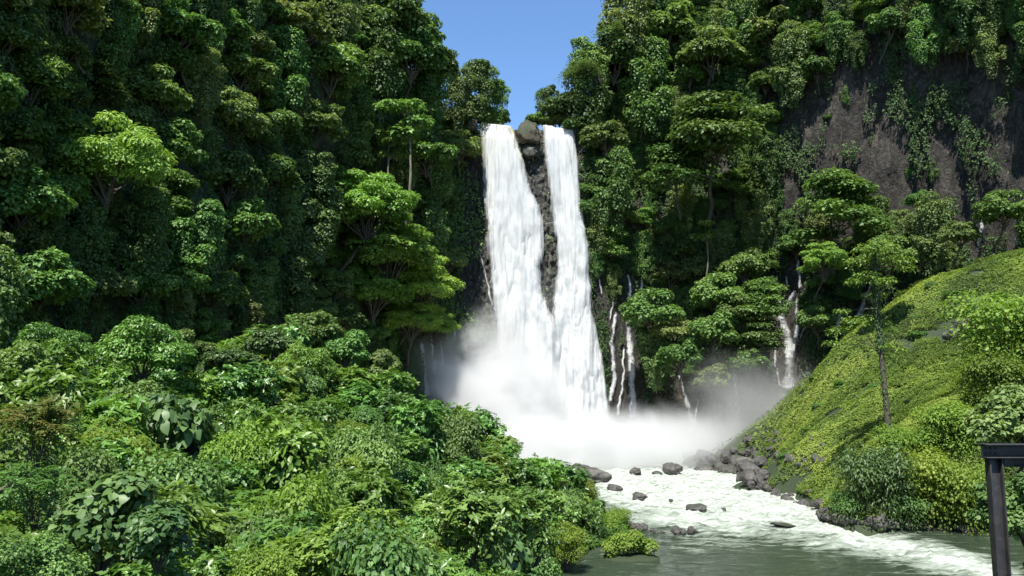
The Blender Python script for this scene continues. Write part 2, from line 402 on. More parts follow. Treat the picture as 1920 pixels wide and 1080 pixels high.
# ------------------------------------------------------------------ plant prototypes (mesh data only)
PROTO = {}
def limb(rg, a, b, r0, r1, sag=.12, n=5):
    t = np.linspace(0, 1, n)[:, None]
    a = np.array(a, float); b = np.array(b, float)
    p = a*(1-t)+b*t; L = np.linalg.norm(b-a)
    p[1:-1] += rg.normal(size=(n-2, 3))*min(L*.05, .18); p[:, 2] += np.sin(t[:, 0]*PI)*L*sag
    return tube(p, np.linspace(r0, r1, n), 6)
def make_proto(kind, mat, wood_parts, leaf_parts, h, r, wood=None):
    V, F_, _ = join(wood_parts); tm = mesh_np('trunk', V, F_, smooth=True); tm.materials.append(wood or BARK)
    V, F_, t = join(leaf_parts); cm = mesh_np('crown', V, F_, {'tint': t}); cm.materials.append(mat)
    PROTO.setdefault(kind, []).append((tm, cm, h, r))      # h: height of the crown's centre, r: its radius
def broad(kind, seed, mat, leaf=.5, per=230, nl=30, r=5., h=7.5, flat=.8, tmpl=T_QUAD, wood=None, lobe=1.):
    rg = np.random.default_rng(seed); lp, wp = [], []
    top = np.array([0, 0, h-r*.5])
    wp.append(limb(rg, (0, r*.75, -.5), top, .28, .16, -.06))
    for k in range(nl):
        d = nrm(rg.normal(size=3)); d[2] = abs(d[2])*1.0-.35; d = nrm(d)
        q = .45+.42*rg.random()
        c = np.array([0, 0, h])+d*r*q*np.array([1, 1, flat])
        lr = r*(.20+.17*rg.random())*lobe
        lp.append(lobe_leaves(rg, c, (lr, lr, lr*(.72 if lobe == 1 else .5)), int(per*(lr/(r*.28*lobe))**2), leaf, tmpl, .5, .35+.35*rg.random()))
        if k % 3 == 0: wp.append(limb(rg, top*(.6+.3*rg.random()), c, .13, .03))
    make_proto(kind, mat, wp, lp, h, r, wood)
def layered(kind, seed, mat, leaf=.45, r=5.5, h=8., nl=22, per=260, wood=None, tmpl=T_QUAD, thick=.22, levels=4, spread=.55):
    rg = np.random.default_rng(seed); lp, wp = [], []
    wp.append(limb(rg, (0, r*.75, 0), (rg.normal()*.6, 0, h+r*.2), .26, .07, -.05, 7))
    for k in range(nl):
        lev = rg.integers(0, levels)/(levels-1)
        a = rg.random()*2*PI; q = r*(.25+.65*rg.random())*(1.-.45*lev)
        c = np.array([math.cos(a)*q, math.sin(a)*q, h+r*spread*(lev-.45)*1.3-q*.12+rg.normal()*.15])
        lr = r*(.22+.16*rg.random())
        lp.append(lobe_leaves(rg, c, (lr*1.15, lr*1.15, lr*thick*1.5), int(per*(lr/(r*.3))**2), leaf, tmpl, .3, .35+.4*rg.random(), .15, .5, 1.1))
        wp.append(limb(rg, (0, .1*r, c[2]-lr*.5-q*.2), c-np.array([0, 0, lr*.1]), .09, .02, .05))
    make_proto(kind, mat, wp, lp, h, r, wood)
def draped(kind, seed, mat, leaf=.5, r=3.6, H=13., per=150, nl=34, tmpl=T_QUAD):
    """a tree smothered in hanging creepers: stacked bulges with curtains below them"""
    rg = np.random.default_rng(seed); lp, wp = [], []
    h = H*.55
    wp.append(limb(rg, (0, r*.8, -1), (0, 0, H*.9), .25, .1, -.05))
    for k in range(nl):
        z = H*(.12+.85*rg.random()**.8); q = r*(1.05-.5*abs(z/H-.6))*(.3+.6*rg.random())
        a = rg.random()*2*PI; c = np.array([math.cos(a)*q, math.sin(a)*q, z]); lr = r*(.24+.2*rg.random())
        tb = .3+.4*rg.random()
        lp.append(lobe_leaves(rg, c, (lr, lr, lr*.8), per, leaf, tmpl, .8, tb, .2))
        m = int(per*.7); L = lr*(1.2+2.2*rg.random()); aa = rg.random(m)*2*PI; t = rg.random(m)   # curtain
        rr = lr*(.85+.15*rg.random(m))*(1-.45*t)
        pos = c+np.stack([np.cos(aa)*rr, np.sin(aa)*rr, -t*L], -1)
        nn = np.stack([np.cos(aa), np.sin(aa), .35+0*aa], -1)+rg.normal(size=(m, 3))*.3
        lp.append(leaves(pos, nn, np.array([0, 0, -1.])+rg.normal(size=(m, 3))*.25, leaf*.8*(.6+.7*rg.random(m)), tmpl, np.clip(tb-.08+rg.normal(size=m)*.15, 0, 1)))
    make_proto(kind, mat, wp, lp, h, r*1.25)
def slender(kind, seed, mat, H=14., leaf=.4, per=200, wood=None, nl=9, r=2.6, low=.72):
    rg = np.random.default_rng(seed); lp, wp = [], []
    wp.append(limb(rg, (0, 0, -3), (rg.normal()*.4, rg.normal()*.4, H), .2, .07, 0, 8))
    for k in range(nl):
        z = H*(low+(1-low)*rg.random()); a = rg.random()*2*PI; q = r*(.2+.8*rg.random())
        c = np.array([math.cos(a)*q, math.sin(a)*q, z+.4]); lr = r*(.3+.25*rg.random())
        lp.append(lobe_leaves(rg, c, (lr, lr, lr*.45), per, leaf, T_QUAD, .4, .4+.4*rg.random(), .2, .4, .9))
        wp.append(limb(rg, (0, 0, z-.8), c, .06, .02))
    make_proto(kind, mat, wp, lp, H*.87, r*1.2, wood or PALE)
def bush(kind, seed, mat, mode, leaf, r=2.2, h=1.7, nl=9, per=26, tmpl=T_LEAF, tintb=.5, red=0):
    rg = np.random.default_rng(seed); lp, wp = [], []
    for k in range(nl):
        a = rg.random()*2*PI; q = r*(.15+.55*rg.random())
        c = np.array([math.cos(a)*q, math.sin(a)*q, h+(rg.random()-.45)*r*.55-q*.15]); lr = r*(.34+.2*rg.random())
        R3 = (lr, lr, lr*.85)
        tb = tintb+rg.normal()*.08
        if mode == 'rosette':
            lp.append(rosettes(rg, c, R3, per, 7, leaf, tmpl, tb))
            lp.append(lobe_leaves(rg, c, (lr*.8, lr*.8, lr*.7), per*4, leaf*.8, T_QUAD, .6, tb-.15, .5))
        elif mode == 'frond':
            lp.append(fronds(rg, c, R3, per, leaf*4.5, leaf, tb, red))
            lp.append(lobe_leaves(rg, c, (lr*.7, lr*.7, lr*.6), per*5, leaf*.8, T_QUAD, .6, .3, .5))
        else:
            lp.append(lobe_leaves(rg, c, R3, per*8, leaf, tmpl, .7, tb, .3, .35))
        wp.append(limb(rg, (c[0]*.15, c[1]*.15, -1.2), c, .06, .02, .02))
    for k in range(6):                                   # leafy skirt reaching the ground
        a = k*PI/3+rg.random(); c = np.array([math.cos(a)*r*.5, math.sin(a)*r*.5, h*.28]); lr = r*.42
        lp.append(lobe_leaves(rg, c, (lr, lr, lr*1.0), int(per*(9 if leaf < .2 else 5)), leaf*.85, tmpl if mode != 'frond' else T_LEAF, .8, tintb-.15, .6, .4))
    make_proto(kind, mat, wp, lp, h, r*.95)

for s in range(4): broad('round tree', 10+s, G['dark'], nl=30+3*s, leaf=.5, per=200)
for s in range(3): broad('olive tree', 20+s, G['olive'], leaf=.48, per=205, nl=38)
for s in range(3): broad('leafy tree', 30+s, G['mid'], leaf=.5, per=190, nl=38)
for s in range(3): layered('layered tree', 40+s, G['mid'], leaf=.46, per=180, nl=36, thick=.42, levels=6, spread=.8)
for s in range(3): layered('flat tree', 45+s, G['blue'], leaf=.46, per=170, nl=44, thick=.36, levels=6, spread=.75)
for s in range(4): draped('draped tree', 50+s, G['dark'] if s % 2 else G['mid'], leaf=.38, per=210)
for s in range(3): draped('olive draped tree', 55+s, G['olive'], leaf=.36, per=220)
for s in range(3): broad('feathery tree', 60+s, G['sunny'], leaf=.30, per=330, nl=84, r=6., h=8., flat=.95, lobe=.8)
for s in range(2): slender('slender tree', 70+s, G['mid'])
for s in range(2): broad('big leaf tree', 80+s, G['glossy' if s else 'sunny'], leaf=.36, per=300, nl=36, tmpl=T_LEAF, r=5., h=7)
for s in range(2): broad('blue creeper tree', 84+s, G['blue'], leaf=.36, per=300, nl=30, tmpl=T_HEART)
for s in range(2): draped('round creeper tower', 87+s, G['blue'], leaf=.3, per=260, tmpl=T_HEART, nl=40)
for s in range(4): bush('whorled shrub', 90+s, G['glossy'], 'rosette', .27, per=30)
for s in range(3): bush('small-leaved shrub', 100+s, G['mid'], 'plain', .15, per=95, tmpl=T_QUAD)
for s in range(3): bush('yellowish shrub', 105+s, G['yellow'], 'plain', .15, per=80, tmpl=T_QUAD)
for s in range(2): bush('heart-leaved shrub', 110+s, G['blue'], 'plain', .34, per=22, tmpl=T_HEART, tintb=.45)
for s in range(2): bush('feather-leaved shrub', 115+s, G['red'] if s == 0 else G['glossy'], 'frond', .22, per=16, red=.45 if s == 0 else .1)
for s in range(3): bush('dense shrub', 120+s, G['bright'], 'rosette', .33, r=2.4, per=34, tmpl=T_LEAF)
for s in range(2): bush('bright tree', 125+s, G['yellow'], 'plain', .30, r=5., h=4.2, nl=20, per=46, tmpl=T_QUAD)
for s in range(2): bush('low leafy tree', 128+s, G['mid' if s else 'blue'], 'plain', .38, r=5., h=4.4, nl=20, per=34, tmpl=T_LEAF)

THINGS = []
def plant(kind, x, y, z, s, label=None, cat='tree', group=None, var=None, rz=None, sz=1.0, name=None, face=0.):
    pr = PROTO[kind]; k = rnd.randrange(len(pr)) if var is None else var
    tm, cm, h, r = pr[k]
    o = bpy.data.objects.new(name or kind.replace(' ', '_').replace('-', '_'), None); C.objects.link(o)
    o.empty_display_size = .5
    o.location = (x, y, z); o.rotation_euler = (0, 0, (rnd.random()*2*PI if cat == 'shrub' else rnd.uniform(-.6, .6)+face) if rz is None else rz)
    o.scale = (s, s, s*sz)
    a = bpy.data.objects.new('stem' if cat == 'shrub' else 'trunk', tm); a.parent = o; C.objects.link(a)
    b = bpy.data.objects.new('foliage' if cat == 'shrub' else 'crown', cm); b.parent = o; C.objects.link(b)
    o['category'] = cat
    if group: o['group'] = group
    if label: o['label'] = label
    u, v, dep = proj([(x, y, z+h*s*sz)])
    THINGS.append(dict(o=o, kind=kind, u=float(u[0]), v=float(v[0]), r=r*s, d=float(dep[0]), cat=cat, auto=label is None))
    return o
rnd = random.Random(4)
def tree_at(kind, u, v, pxr, Y=None, bvs=None, push=.5, **kw):
    """crown centre at photo pixel (u,v), crown radius pxr photo pixels"""
    pr = PROTO[kind]; var = kw.pop('var', rnd.randrange(len(pr)))
    _, _, h, r = pr[var]
    if Y is None:
        hit = cast(u, v, bvs or [bvL, bvM, bvR, bvG])
        Y = hit[0].y; nx, ny = hit[1].x, hit[1].y
        if nx*(hit[0].x)+ny*hit[0].y > 0: nx, ny = -nx, -ny
        if abs(nx)+abs(ny) > .2: kw['face'] = math.atan2(nx, -ny)
        Y -= push*pxr/F*Y
    s = pxr*Y/F/r; c = P(u, v, Y); sz = kw.get('sz', 1)
    if kw.pop('ground', False): return plant(kind, c[0], c[1], float(gz(c[0], c[1])[0])-.3, s, var=var, **kw)
    return plant(kind, c[0], c[1], c[2]-h*s*sz, s, var=var, **kw)
#@@SECTION2
# ------------------------------------------------------------------ river
chL = np.array([(900, 900), (1120, 952), (1200, 985), (1300, 1003), (1450, 1016), (1600, 1042), (1750, 1078), (1950, 1130)], float)
chU = np.array([(1200, 700), (1480, 800), (1560, 900), (1640, 985), (1740, 1010), (1830, 1042), (1950, 1085)], float)
rx = np.arange(-45, 92, .55); ry = np.arange(12, 236, .55)
X, Y = np.meshgrid(rx, ry); p = np.stack([X.ravel(), Y.ravel(), 0*X.ravel()], -1)
gd = gz(p[:, 0], p[:, 1])
uu, vv, _ = proj(p)
wob = (fbm(p*np.array([.09, .09, 0]), 71, 4)-.5)*60
foam = np.clip((np.interp(uu, chL[:, 0], chL[:, 1])-vv+wob)/55+.45, 0, 1)*np.clip((vv-np.interp(uu, chU[:, 0], chU[:, 1])+wob*.5)/35+.4, 0, 1)
foam = np.maximum(foam*np.where(p[:, 1] > 85, 1, .0), np.clip((p[:, 1]-168)/12, 0, 1))
ed = np.clip(1-np.abs(gd+.15)/.5, 0, 1)*.35*(vn(p*.8, 3) > .45)*(p[:, 0] > 10)
foam = np.clip(np.maximum(foam, ed), 0, 1)
q = p.copy(); flow = np.array([.75, -.66, 0]); al = q@flow; ac = q@np.array([.66, .75, 0])
chop = (fbm(np.stack([al*.35, ac*.7, 0*al], -1), 81, 4)-.5)*1.5+(np.abs(fbm(np.stack([al*.9, ac*1.6, 0*al], -1), 85, 3)-.5))*1.1
rip = (fbm(np.stack([al*.5, ac*1.2, 0*al], -1), 91, 3)-.5)*.16
p[:, 2] = rip+foam*chop*1.1+foam*(fbm(np.stack([al*.12, ac*.2, 0*al], -1), 87, 2)-.5)*1.6
m, t, out = new_mat('river_water')
at = N(t, 'ShaderNodeAttribute', attribute_name='foam')
tc = N(t, 'ShaderNodeTexCoord'); mp = N(t, 'ShaderNodeMapping', {0: tc.outputs['Object'], 2: (0, 0, .72), 3: (.5, 1.6, 1)})
n1 = N(t, 'ShaderNodeTexNoise', {'Vector': mp.outputs[0], 'Scale': .55, 'Detail': 9., 'Roughness': .68, 'Distortion': .6})
n2 = N(t, 'ShaderNodeTexNoise', {'Vector': mp.outputs[0], 'Scale': 2.2, 'Detail': 5., 'Roughness': .6})
a1 = N(t, 'ShaderNodeMath', {0: n1.outputs[0], 1: 2.8, 2: -1.4}, operation='MULTIPLY_ADD')
a2 = N(t, 'ShaderNodeMath', {0: at.outputs['Fac'], 1: 1.05, 2: a1.outputs[0]}, operation='MULTIPLY_ADD')
fm = N(t, 'ShaderNodeMapRange', {0: a2.outputs[0], 1: .22, 2: 1.15, 3: 0., 4: 1.})
wc = ramp(t, n1.outputs[0], [(.3, (.022, .034, .020)), (.7, (.042, .060, .036))])
bp = N(t, 'ShaderNodeBump', {'Strength': .9, 'Distance': .22, 'Height': n2.outputs[0]})
wt = N(t, 'ShaderNodeBsdfPrincipled', {'Base Color': wc, 'Roughness': .12, 'IOR': 1.33, 'Normal': bp.outputs[0]})
fc = ramp(t, n2.outputs[0], [(.3, (.22, .25, .22)), (.62, (.52, .535, .51))])
fl_ = N(t, 'ShaderNodeMapRange', {0: a2.outputs[0], 1: .5, 2: 1.5, 3: .75, 4: 0.})
fc = N(t, 'ShaderNodeMixRGB', {'Fac': fl_.outputs[0], 'Color1': fc, 'Color2': (.29, .35, .26, 1)}).outputs[0]
bp2 = N(t, 'ShaderNodeBump', {'Strength': .8, 'Distance': .35, 'Height': n1.outputs[0]})
fo = N(t, 'ShaderNodeBsdfPrincipled', {'Base Color': fc, 'Roughness': .75, 'Normal': bp2.outputs[0]})
mx = N(t, 'ShaderNodeMixShader', {0: fm.outputs[0], 1: wt.outputs[0], 2: fo.outputs[0]})
t.links.new(mx.outputs[0], out.inputs[0])
link('river', mesh_np('river', p, grid_faces(len(rx), len(ry)), {'foam': foam}, smooth=True), m, kind='structure')
WATER_TOP = None

# ------------------------------------------------------------------ waterfalls
m, t, out = new_mat('falling_water')
ed = N(t, 'ShaderNodeAttribute', attribute_name='edge'); cr = N(t, 'ShaderNodeAttribute', attribute_name='cream')
sp = N(t, 'ShaderNodeAttribute', attribute_name='thin')
tc = N(t, 'ShaderNodeTexCoord'); mp = N(t, 'ShaderNodeMapping', {0: tc.outputs['Object'], 3: (1, 1, .07)})
n1 = N(t, 'ShaderNodeTexNoise', {'Vector': mp.outputs[0], 'Scale': .9, 'Detail': 9., 'Roughness': .72, 'Distortion': .5})
mp2 = N(t, 'ShaderNodeMapping', {0: tc.outputs['Object'], 3: (1, 1, .12)})
n2 = N(t, 'ShaderNodeTexNoise', {'Vector': mp2.outputs[0], 'Scale': .38, 'Detail': 9., 'Roughness': .66, 'Distortion': .5})
s1 = N(t, 'ShaderNodeMath', {0: ed.outputs['Fac'], 1: 1.0, 2: n1.outputs[0]}, operation='MULTIPLY_ADD')
s2 = N(t, 'ShaderNodeMath', {0: s1.outputs[0], 1: sp.outputs['Fac']}, operation='SUBTRACT')
al_ = N(t, 'ShaderNodeMapRange', {0: s2.outputs[0], 1: .48, 2: .78, 3: 0., 4: 1.})
hh = N(t, 'ShaderNodeMath', {0: n1.outputs[0], 1: n2.outputs[0]}, operation='ADD')
g = ramp(t, hh.outputs[0], [(.40, (.72, .76, .77)), (.52, (.93, .94, .94))])
g = ramp(t, N(t, 'ShaderNodeMath', {0: hh.outputs[0], 1: .5}, operation='MULTIPLY').outputs[0], [(.36, (.46, .50, .52)), (.45, (.62, .64, .65)), (.56, (.74, .75, .74))])
gc = N(t, 'ShaderNodeMixRGB', {'Fac': cr.outputs['Fac'], 'Color1': g, 'Color2': (.66, .62, .34, 1)})
bp = N(t, 'ShaderNodeBump', {'Strength': .22, 'Distance': .6, 'Height': hh.outputs[0]})
df = N(t, 'ShaderNodeBsdfDiffuse', {'Color': gc.outputs[0], 'Normal': bp.outputs[0]})
tl = N(t, 'ShaderNodeBsdfTranslucent', {'Color': gc.outputs[0], 'Normal': bp.outputs[0]})
m1 = N(t, 'ShaderNodeMixShader', {0: .42, 1: df.outputs[0], 2: tl.outputs[0]})
tp = N(t, 'ShaderNodeBsdfTransparent')
m2 = N(t, 'ShaderNodeMixShader', {0: al_.outputs[0], 1: tp.outputs[0], 2: m1.outputs[0]})
t.links.new(m2.outputs[0], out.inputs[0])
FALLM = m
CASCM = m.copy(); CASCM.name = 'thin_falling_water'
_k = 0
for nd in CASCM.node_tree.nodes:
    if nd.type == 'TEX_NOISE': nd.inputs['Scale'].default_value = (3.4, 1.2)[min(_k, 1)]; _k += 1
def fall_Y(v): return np.interp(v, [235, 260, 420, 640, 900], [237.2, 236.0, 232.8, 229.6, 225.5])
def fall(rows, seed, nu=120, nv=420, amp=1.0, off=0., thin=None, cream=0., grow=0., t0=0, tilt=10):
    rows = np.array(rows, float); v = np.linspace(rows[0, 0], rows[-1, 0], nv)
    l = np.interp(v, rows[:, 0], rows[:, 1])-grow; r = np.interp(v, rows[:, 0], rows[:, 2])+grow
    jag = np.stack([0*v, 0*v, v*.022], -1)
    jg = np.interp(v, [235, 300, 500], [5, 12, 18]); l = l+(fbm(jag, seed, 5)-.5)*jg; r = r+(fbm(jag+9, seed+3, 5)-.5)*jg
    s = np.linspace(0, 1, nu)
    U = l[:, None]*(1-s)+r[:, None]*s; Vv = np.repeat(v[:, None], nu, 1)
    Vv = Vv+(tilt*(s[None]-.45)+7*(fbm(np.stack([s*4, 0*s, 0*s+seed], -1), 5, 3)-.5)[None]-9*(np.minimum(s, 1-s)*5).clip(0, 1)[None]*0+9*(1-(np.minimum(s, 1-s)*7).clip(0, 1))[None])*np.clip(1-(Vv-235)/120, 0, 1)
    pts = np.stack([P(a, b, 1.0) for a, b in zip(U.ravel(), Vv.ravel())])-np.array([0, 0, CAM_Z])
    Yd = fall_Y(Vv.ravel())
    base = pts*Yd[:, None]+np.array([0, 0, CAM_Z])
    fallen = np.clip((Vv.ravel()-235)/350, 0, 1)
    sway = fbm(base*np.array([.12, 0, .05]), seed+40, 3)*2.0
    q1 = base*np.array([.75, 0, .035]); q1[:, 0] += sway*.4; q2 = base*np.array([.22, 0, .07]); q3 = base*np.array([.55, 0, .30])
    d = (fbm(q1, seed+5, 3)-.5)*1.7*(.7+.2*fallen)+(fbm(q2, seed+6, 3)-.5)*4.*(.15+fallen)+(fbm(q3, seed+7, 3)-.5)*.6*fallen
    ss = np.tile(s, nv); arc = (2*ss-1)**2
    Yd = Yd-(d*amp)+arc*2.2*(1-.2*fallen)-off
    V = pts*Yd[:, None]+np.array([0, 0, CAM_Z])
    edge = np.clip(np.minimum(ss, 1-ss)*3.2, 0, .9)
    top = V[:nu].copy()
    up = [top+np.array([0, a, b]) for a, b in ((6, .55), (2.5, .5), (.8, .25))]
    A = np.concatenate(up+[V]); e = np.concatenate([edge[:nu]]*3+[edge])
    crm = np.concatenate([np.full(nu*3, cream), cream*np.clip(1-(Vv.ravel()-235)/110, 0, 1)**1.2*np.clip(.6+vn(base*np.array([.5, 0, .1]), seed), 0, 1)])
    th = np.interp(Vv.ravel(), *(thin or ([0, 1], [0, 0]))) + t0; th = np.concatenate([np.full(nu*3, th[0]), th])
    return A, grid_faces(nu, nv+3), {'edge': e, 'cream': crm, 'thin': th}
LF = [(233, 893, 966), (245, 896, 968), (260, 900, 973), (300, 905, 984), (340, 907, 990), (365, 909, 1000), (385, 911, 1014), (420, 913, 1018), (460, 917, 1022), (500, 920, 1011), (550, 924, 1014), (600, 928, 1040), (650, 930, 1060), (700, 925, 1072), (780, 915, 1080), (880, 905, 1090)]
RF = [(238, 1017, 1056), (260, 1020, 1066), (300, 1026, 1076), (350, 1032, 1080), (400, 1040, 1088), (450, 1044, 1094), (500, 1045, 1099), (550, 1042, 1106), (600, 1038, 1114), (650, 1040, 1122), (700, 1048, 1130), (750, 1055, 1136), (880, 1060, 1150)]
VE = [(242, 1050, 1078), (300, 1056, 1088), (400, 1064, 1094), (560, 1074, 1112), (700, 1090, 1138), (880, 1100, 1160)]
def fall_obj(name, layers, **props):
    V, F_, A = [], [], {'edge': [], 'cream': [], 'thin': []}; n = 0
    for a, f, at in layers:
        V.append(a); F_.append(f+n); n += len(a)
        for k in A: A[k].append(at[k])
    return link(name, mesh_np(name, np.concatenate(V), np.concatenate(F_), {k: np.concatenate(a) for k, a in A.items()}, smooth=True), FALLM, **props)
fall_obj('waterfall', [fall(LF, 1, cream=1.0), fall(LF, 21, amp=1.3, off=.9, thin=([235, 330, 600], [.62, .42, .25]), grow=13, nu=110, nv=300),
                       fall([(r[0], r[1]-9, r[2]+8) for r in LF if r[0] > 290], 25, amp=1.2, off=-.6, thin=([290, 500], [.5, .32]), nu=90, nv=260)],
         label='widest left-hand white waterfall plunging over the cliff, creamy at its lip', category='waterfall')
fall_obj('waterfall', [fall(RF, 2, cream=.15, nu=90), fall(RF, 22, amp=1.3, off=.8, thin=([235, 420, 650], [.5, .35, .28]), grow=11, nu=90, nv=300),
                       fall(VE, 23, amp=.8, off=-.5, thin=([235, 400], [.36, .30]), nu=60, nv=260, t0=.02)],
         label='narrower right-hand white waterfall streaming beside the central dark rock', category='waterfall')

# small cascades running down the cliff
def cascade(label, strands, seed, off=1.3, group='small cascades down the cliff'):
    V, F_, A = [], [], {'edge': [], 'cream': [], 'thin': []}; n = 0
    for si, st in enumerate(strands):
        st = np.array(st, float); nv = max(8, int((st[-1, 1]-st[0, 1])/1.6)); nu = 7
        v = np.linspace(st[0, 1], st[-1, 1], nv)
        wv = (fbm(np.stack([0*v, 0*v, v*.07], -1), seed+si, 3)-.5)*6
        u = np.interp(v, st[:, 1], st[:, 0])+wv; hw = np.interp(v, st[:, 1], st[:, 2])*.55+.7
        tn = np.clip((fbm(np.stack([0*v+si, 0*v, v*.05], -1), seed+50, 4)-.4)*2.5, 0, 1)
        ys = []
        for a, b in zip(u[::4], v[::4]):
            h = cast(a, b, [bvL, bvM, bvR, bvG]); ys.append(h[0].y if h else 230)
        ys = np.interp(np.arange(nv), np.arange(0, nv, 4), ys)
        ys = np.convolve(np.pad(ys, 2, 'edge'), np.ones(5)/5, 'valid')
        for j in range(nv):
            for k in range(nu):
                f = k/(nu-1)*2-1
                V.append(P(u[j]+f*hw[j], v[j], ys[j]-off+f*f*.5+rnd.random()*.25))
                A['edge'].append(.40*(1-abs(f)**1.6)); A['cream'].append(0.); A['thin'].append((.04+.30*tn[j]) if 2 < j < nv-2 else .3)
        F_.append(grid_faces(nu, nv)+n); n += nu*nv
    return link('cascade', mesh_np('cascade', np.array(V), np.concatenate(F_), A, smooth=True), CASCM, label=label, category='cascade', group=group)
CASC = [
 ('forked cascade sheet under the feathery bright green tree left of the main waterfall', [[(789, 640, 7), (795, 680, 11), (801, 745, 13)], [(808, 628, 6), (815, 690, 11), (826, 750, 12)], [(826, 640, 2), (832, 690, 3)]]),
 ('thin trickle right of the feathery bright green tree above the white spray', [[(846, 548, 3), (850, 600, 4), (852, 640, 4)]]),
 ('thin trickle on black rock hugging the left edge of the main waterfall', [[(903, 480, 2), (914, 530, 3), (922, 575, 4)]]),
 ('branching pair of cascades on dark rock just right of the twin waterfalls', [[(1156, 585, 5), (1147, 640, 7), (1152, 700, 8), (1140, 790, 10)], [(1163, 572, 9), (1178, 612, 12), (1184, 680, 12), (1188, 785, 15)], [(1150, 560, 4), (1143, 600, 3)], [(1168, 650, 3), (1170, 700, 4), (1158, 780, 6)]]),
 ('short thin trickle above the leafy trees right of the waterfall, left one', [[(1178, 512, 4), (1183, 545, 5), (1180, 562, 5)]]),
 ('short thin trickle above the leafy trees right of the waterfall, right one', [[(1205, 512, 3), (1202, 545, 6)]]),
 ('hair-thin trickle on rock beside the right waterfall halfway down', [[(1124, 520, 2), (1126, 552, 3)]]),
 ('widening cascade low on the cliff dropping into the spray below round trees', [[(1273, 700, 5), (1287, 745, 9), (1296, 810, 17)], [(1310, 745, 3), (1302, 800, 5)]]),
 ('thin broken cascade between the round trees and the tall white cascade', [[(1374, 672, 5), (1379, 715, 8), (1384, 780, 7)]]),
 ('tall bright white cascade splitting over a dark bulge left of the green slope', [[(1492, 545, 9), (1466, 592, 15), (1481, 645, 17), (1478, 730, 25)], [(1494, 560, 6), (1497, 610, 9), (1487, 660, 9)], [(1462, 560, 4), (1462, 600, 5)], [(1516, 600, 3), (1498, 640, 5)], [(1458, 690, 4), (1462, 725, 5)]]),
 ('narrow upper cascade directly above the tall bright white cascade', [[(1495, 482, 6), (1498, 520, 6), (1500, 540, 9)]]),
 ('tiny trickle left of the upper narrow cascade', [[(1457, 513, 4), (1456, 533, 3)], [(1474, 515, 3), (1476, 540, 4)]]),
 ('thin cascade hugging the left side of the tall bright white cascade', [[(1449, 632, 3), (1453, 660, 6), (1454, 690, 4)]]),
 ('cascade behind the tall creeper-clad tree, spilling onto the green slope', [[(1634, 528, 3), (1618, 570, 12), (1612, 596, 16)], [(1578, 585, 7), (1568, 625, 10)]]),
 ('faint cascade at the top of the green slope, left of the pair', [[(1843, 405, 5), (1838, 440, 8), (1835, 472, 10)]]),
 ('faint cascade at the top of the green slope, at the right edge', [[(1915, 395, 6), (1908, 425, 10), (1904, 462, 12)]]),
]
for k, (lb, st) in enumerate(CASC): cascade(lb, st, 300+k*7)
cascade('short trickle on the dark rock outcrop in the middle of the green slope', [[(1801, 636, 3), (1803, 665, 4)]], 500, .5)
def near_casc(u, v, pad=12):
    for lb, sts in CASC:
        for st in sts:
            if st[0][1]-pad < v < st[-1][1]+pad:
                s = np.array(st, float); c = np.interp(v, s[:, 1], s[:, 0]); h = np.interp(v, s[:, 1], s[:, 2])*.6
                if abs(u-c) < h+pad: return True
    return False

# ------------------------------------------------------------------ boulders
def ico(sub):
    import bmesh
    bm = bmesh.new(); bmesh.ops.create_icosphere(bm, subdivisions=sub, radius=1)
    V = np.array([v.co[:] for v in bm.verts]); F_ = np.array([[v.index for v in f.verts] for f in bm.faces]); bm.free(); return V, F_
IV, IF_ = ico(4)
ROCKS = []
for k in range(9):
    d = (fbm(IV*1.1, 200+k, 3)-.5)*1.1+(np.abs(fbm(IV*2.7, 230+k, 3)-.5))*-.8
    cutn = nrm(np.random.default_rng(k).normal(size=(13, 3))); V = IV*(1+d)[:, None]
    for c in cutn:
        h = V@c; V = V-np.maximum(h-.64, 0)[:, None]*c*.85
    V += IV*((fbm(IV*5, 260+k, 4)-.5)*.26)[:, None]
    me = mesh_np('boulder', V*np.array([1, .85, .7]), IF_, smooth=False)
    me.polygons.foreach_set('use_smooth', np.ones(len(me.polygons), bool)); me.materials.append(R_BOULDER); ROCKS.append(me)
def boulder(u, v, pw, ph, label=None, group=None, z=None, mesh=None, mat=None, sink=.25, cat='boulder', Y=None):
    if Y is not None: c = P(u, v, Y)
    elif z is not None: c = W(u, v+ph*.5, z)
    else: c = np.array(cast(u, v+ph*.4, [bvG])[0])
    s = c[1]/F*pw; hz = c[1]/F*ph/.62
    me = mesh or ROCKS[rnd.randrange(len(ROCKS))]
    if mat: me = me.copy(); me.materials.clear(); me.materials.append(mat)
    o = bpy.data.objects.new('boulder', me); C.objects.link(o)
    o.location = (c[0], c[1], c[2]+(hz*(.62-sink*1.6) if Y is None else 0)); o.scale = (s, s*.85, hz); o.rotation_euler = (rnd.uniform(-.15, .15), rnd.uniform(-.15, .15), rnd.uniform(-.5, .5) if pw > 20 else rnd.random()*6)
    o['category'] = cat
    if label: o['label'] = label
    if group: o['group'] = group
    return o
RG = 'boulders standing in the rapids'
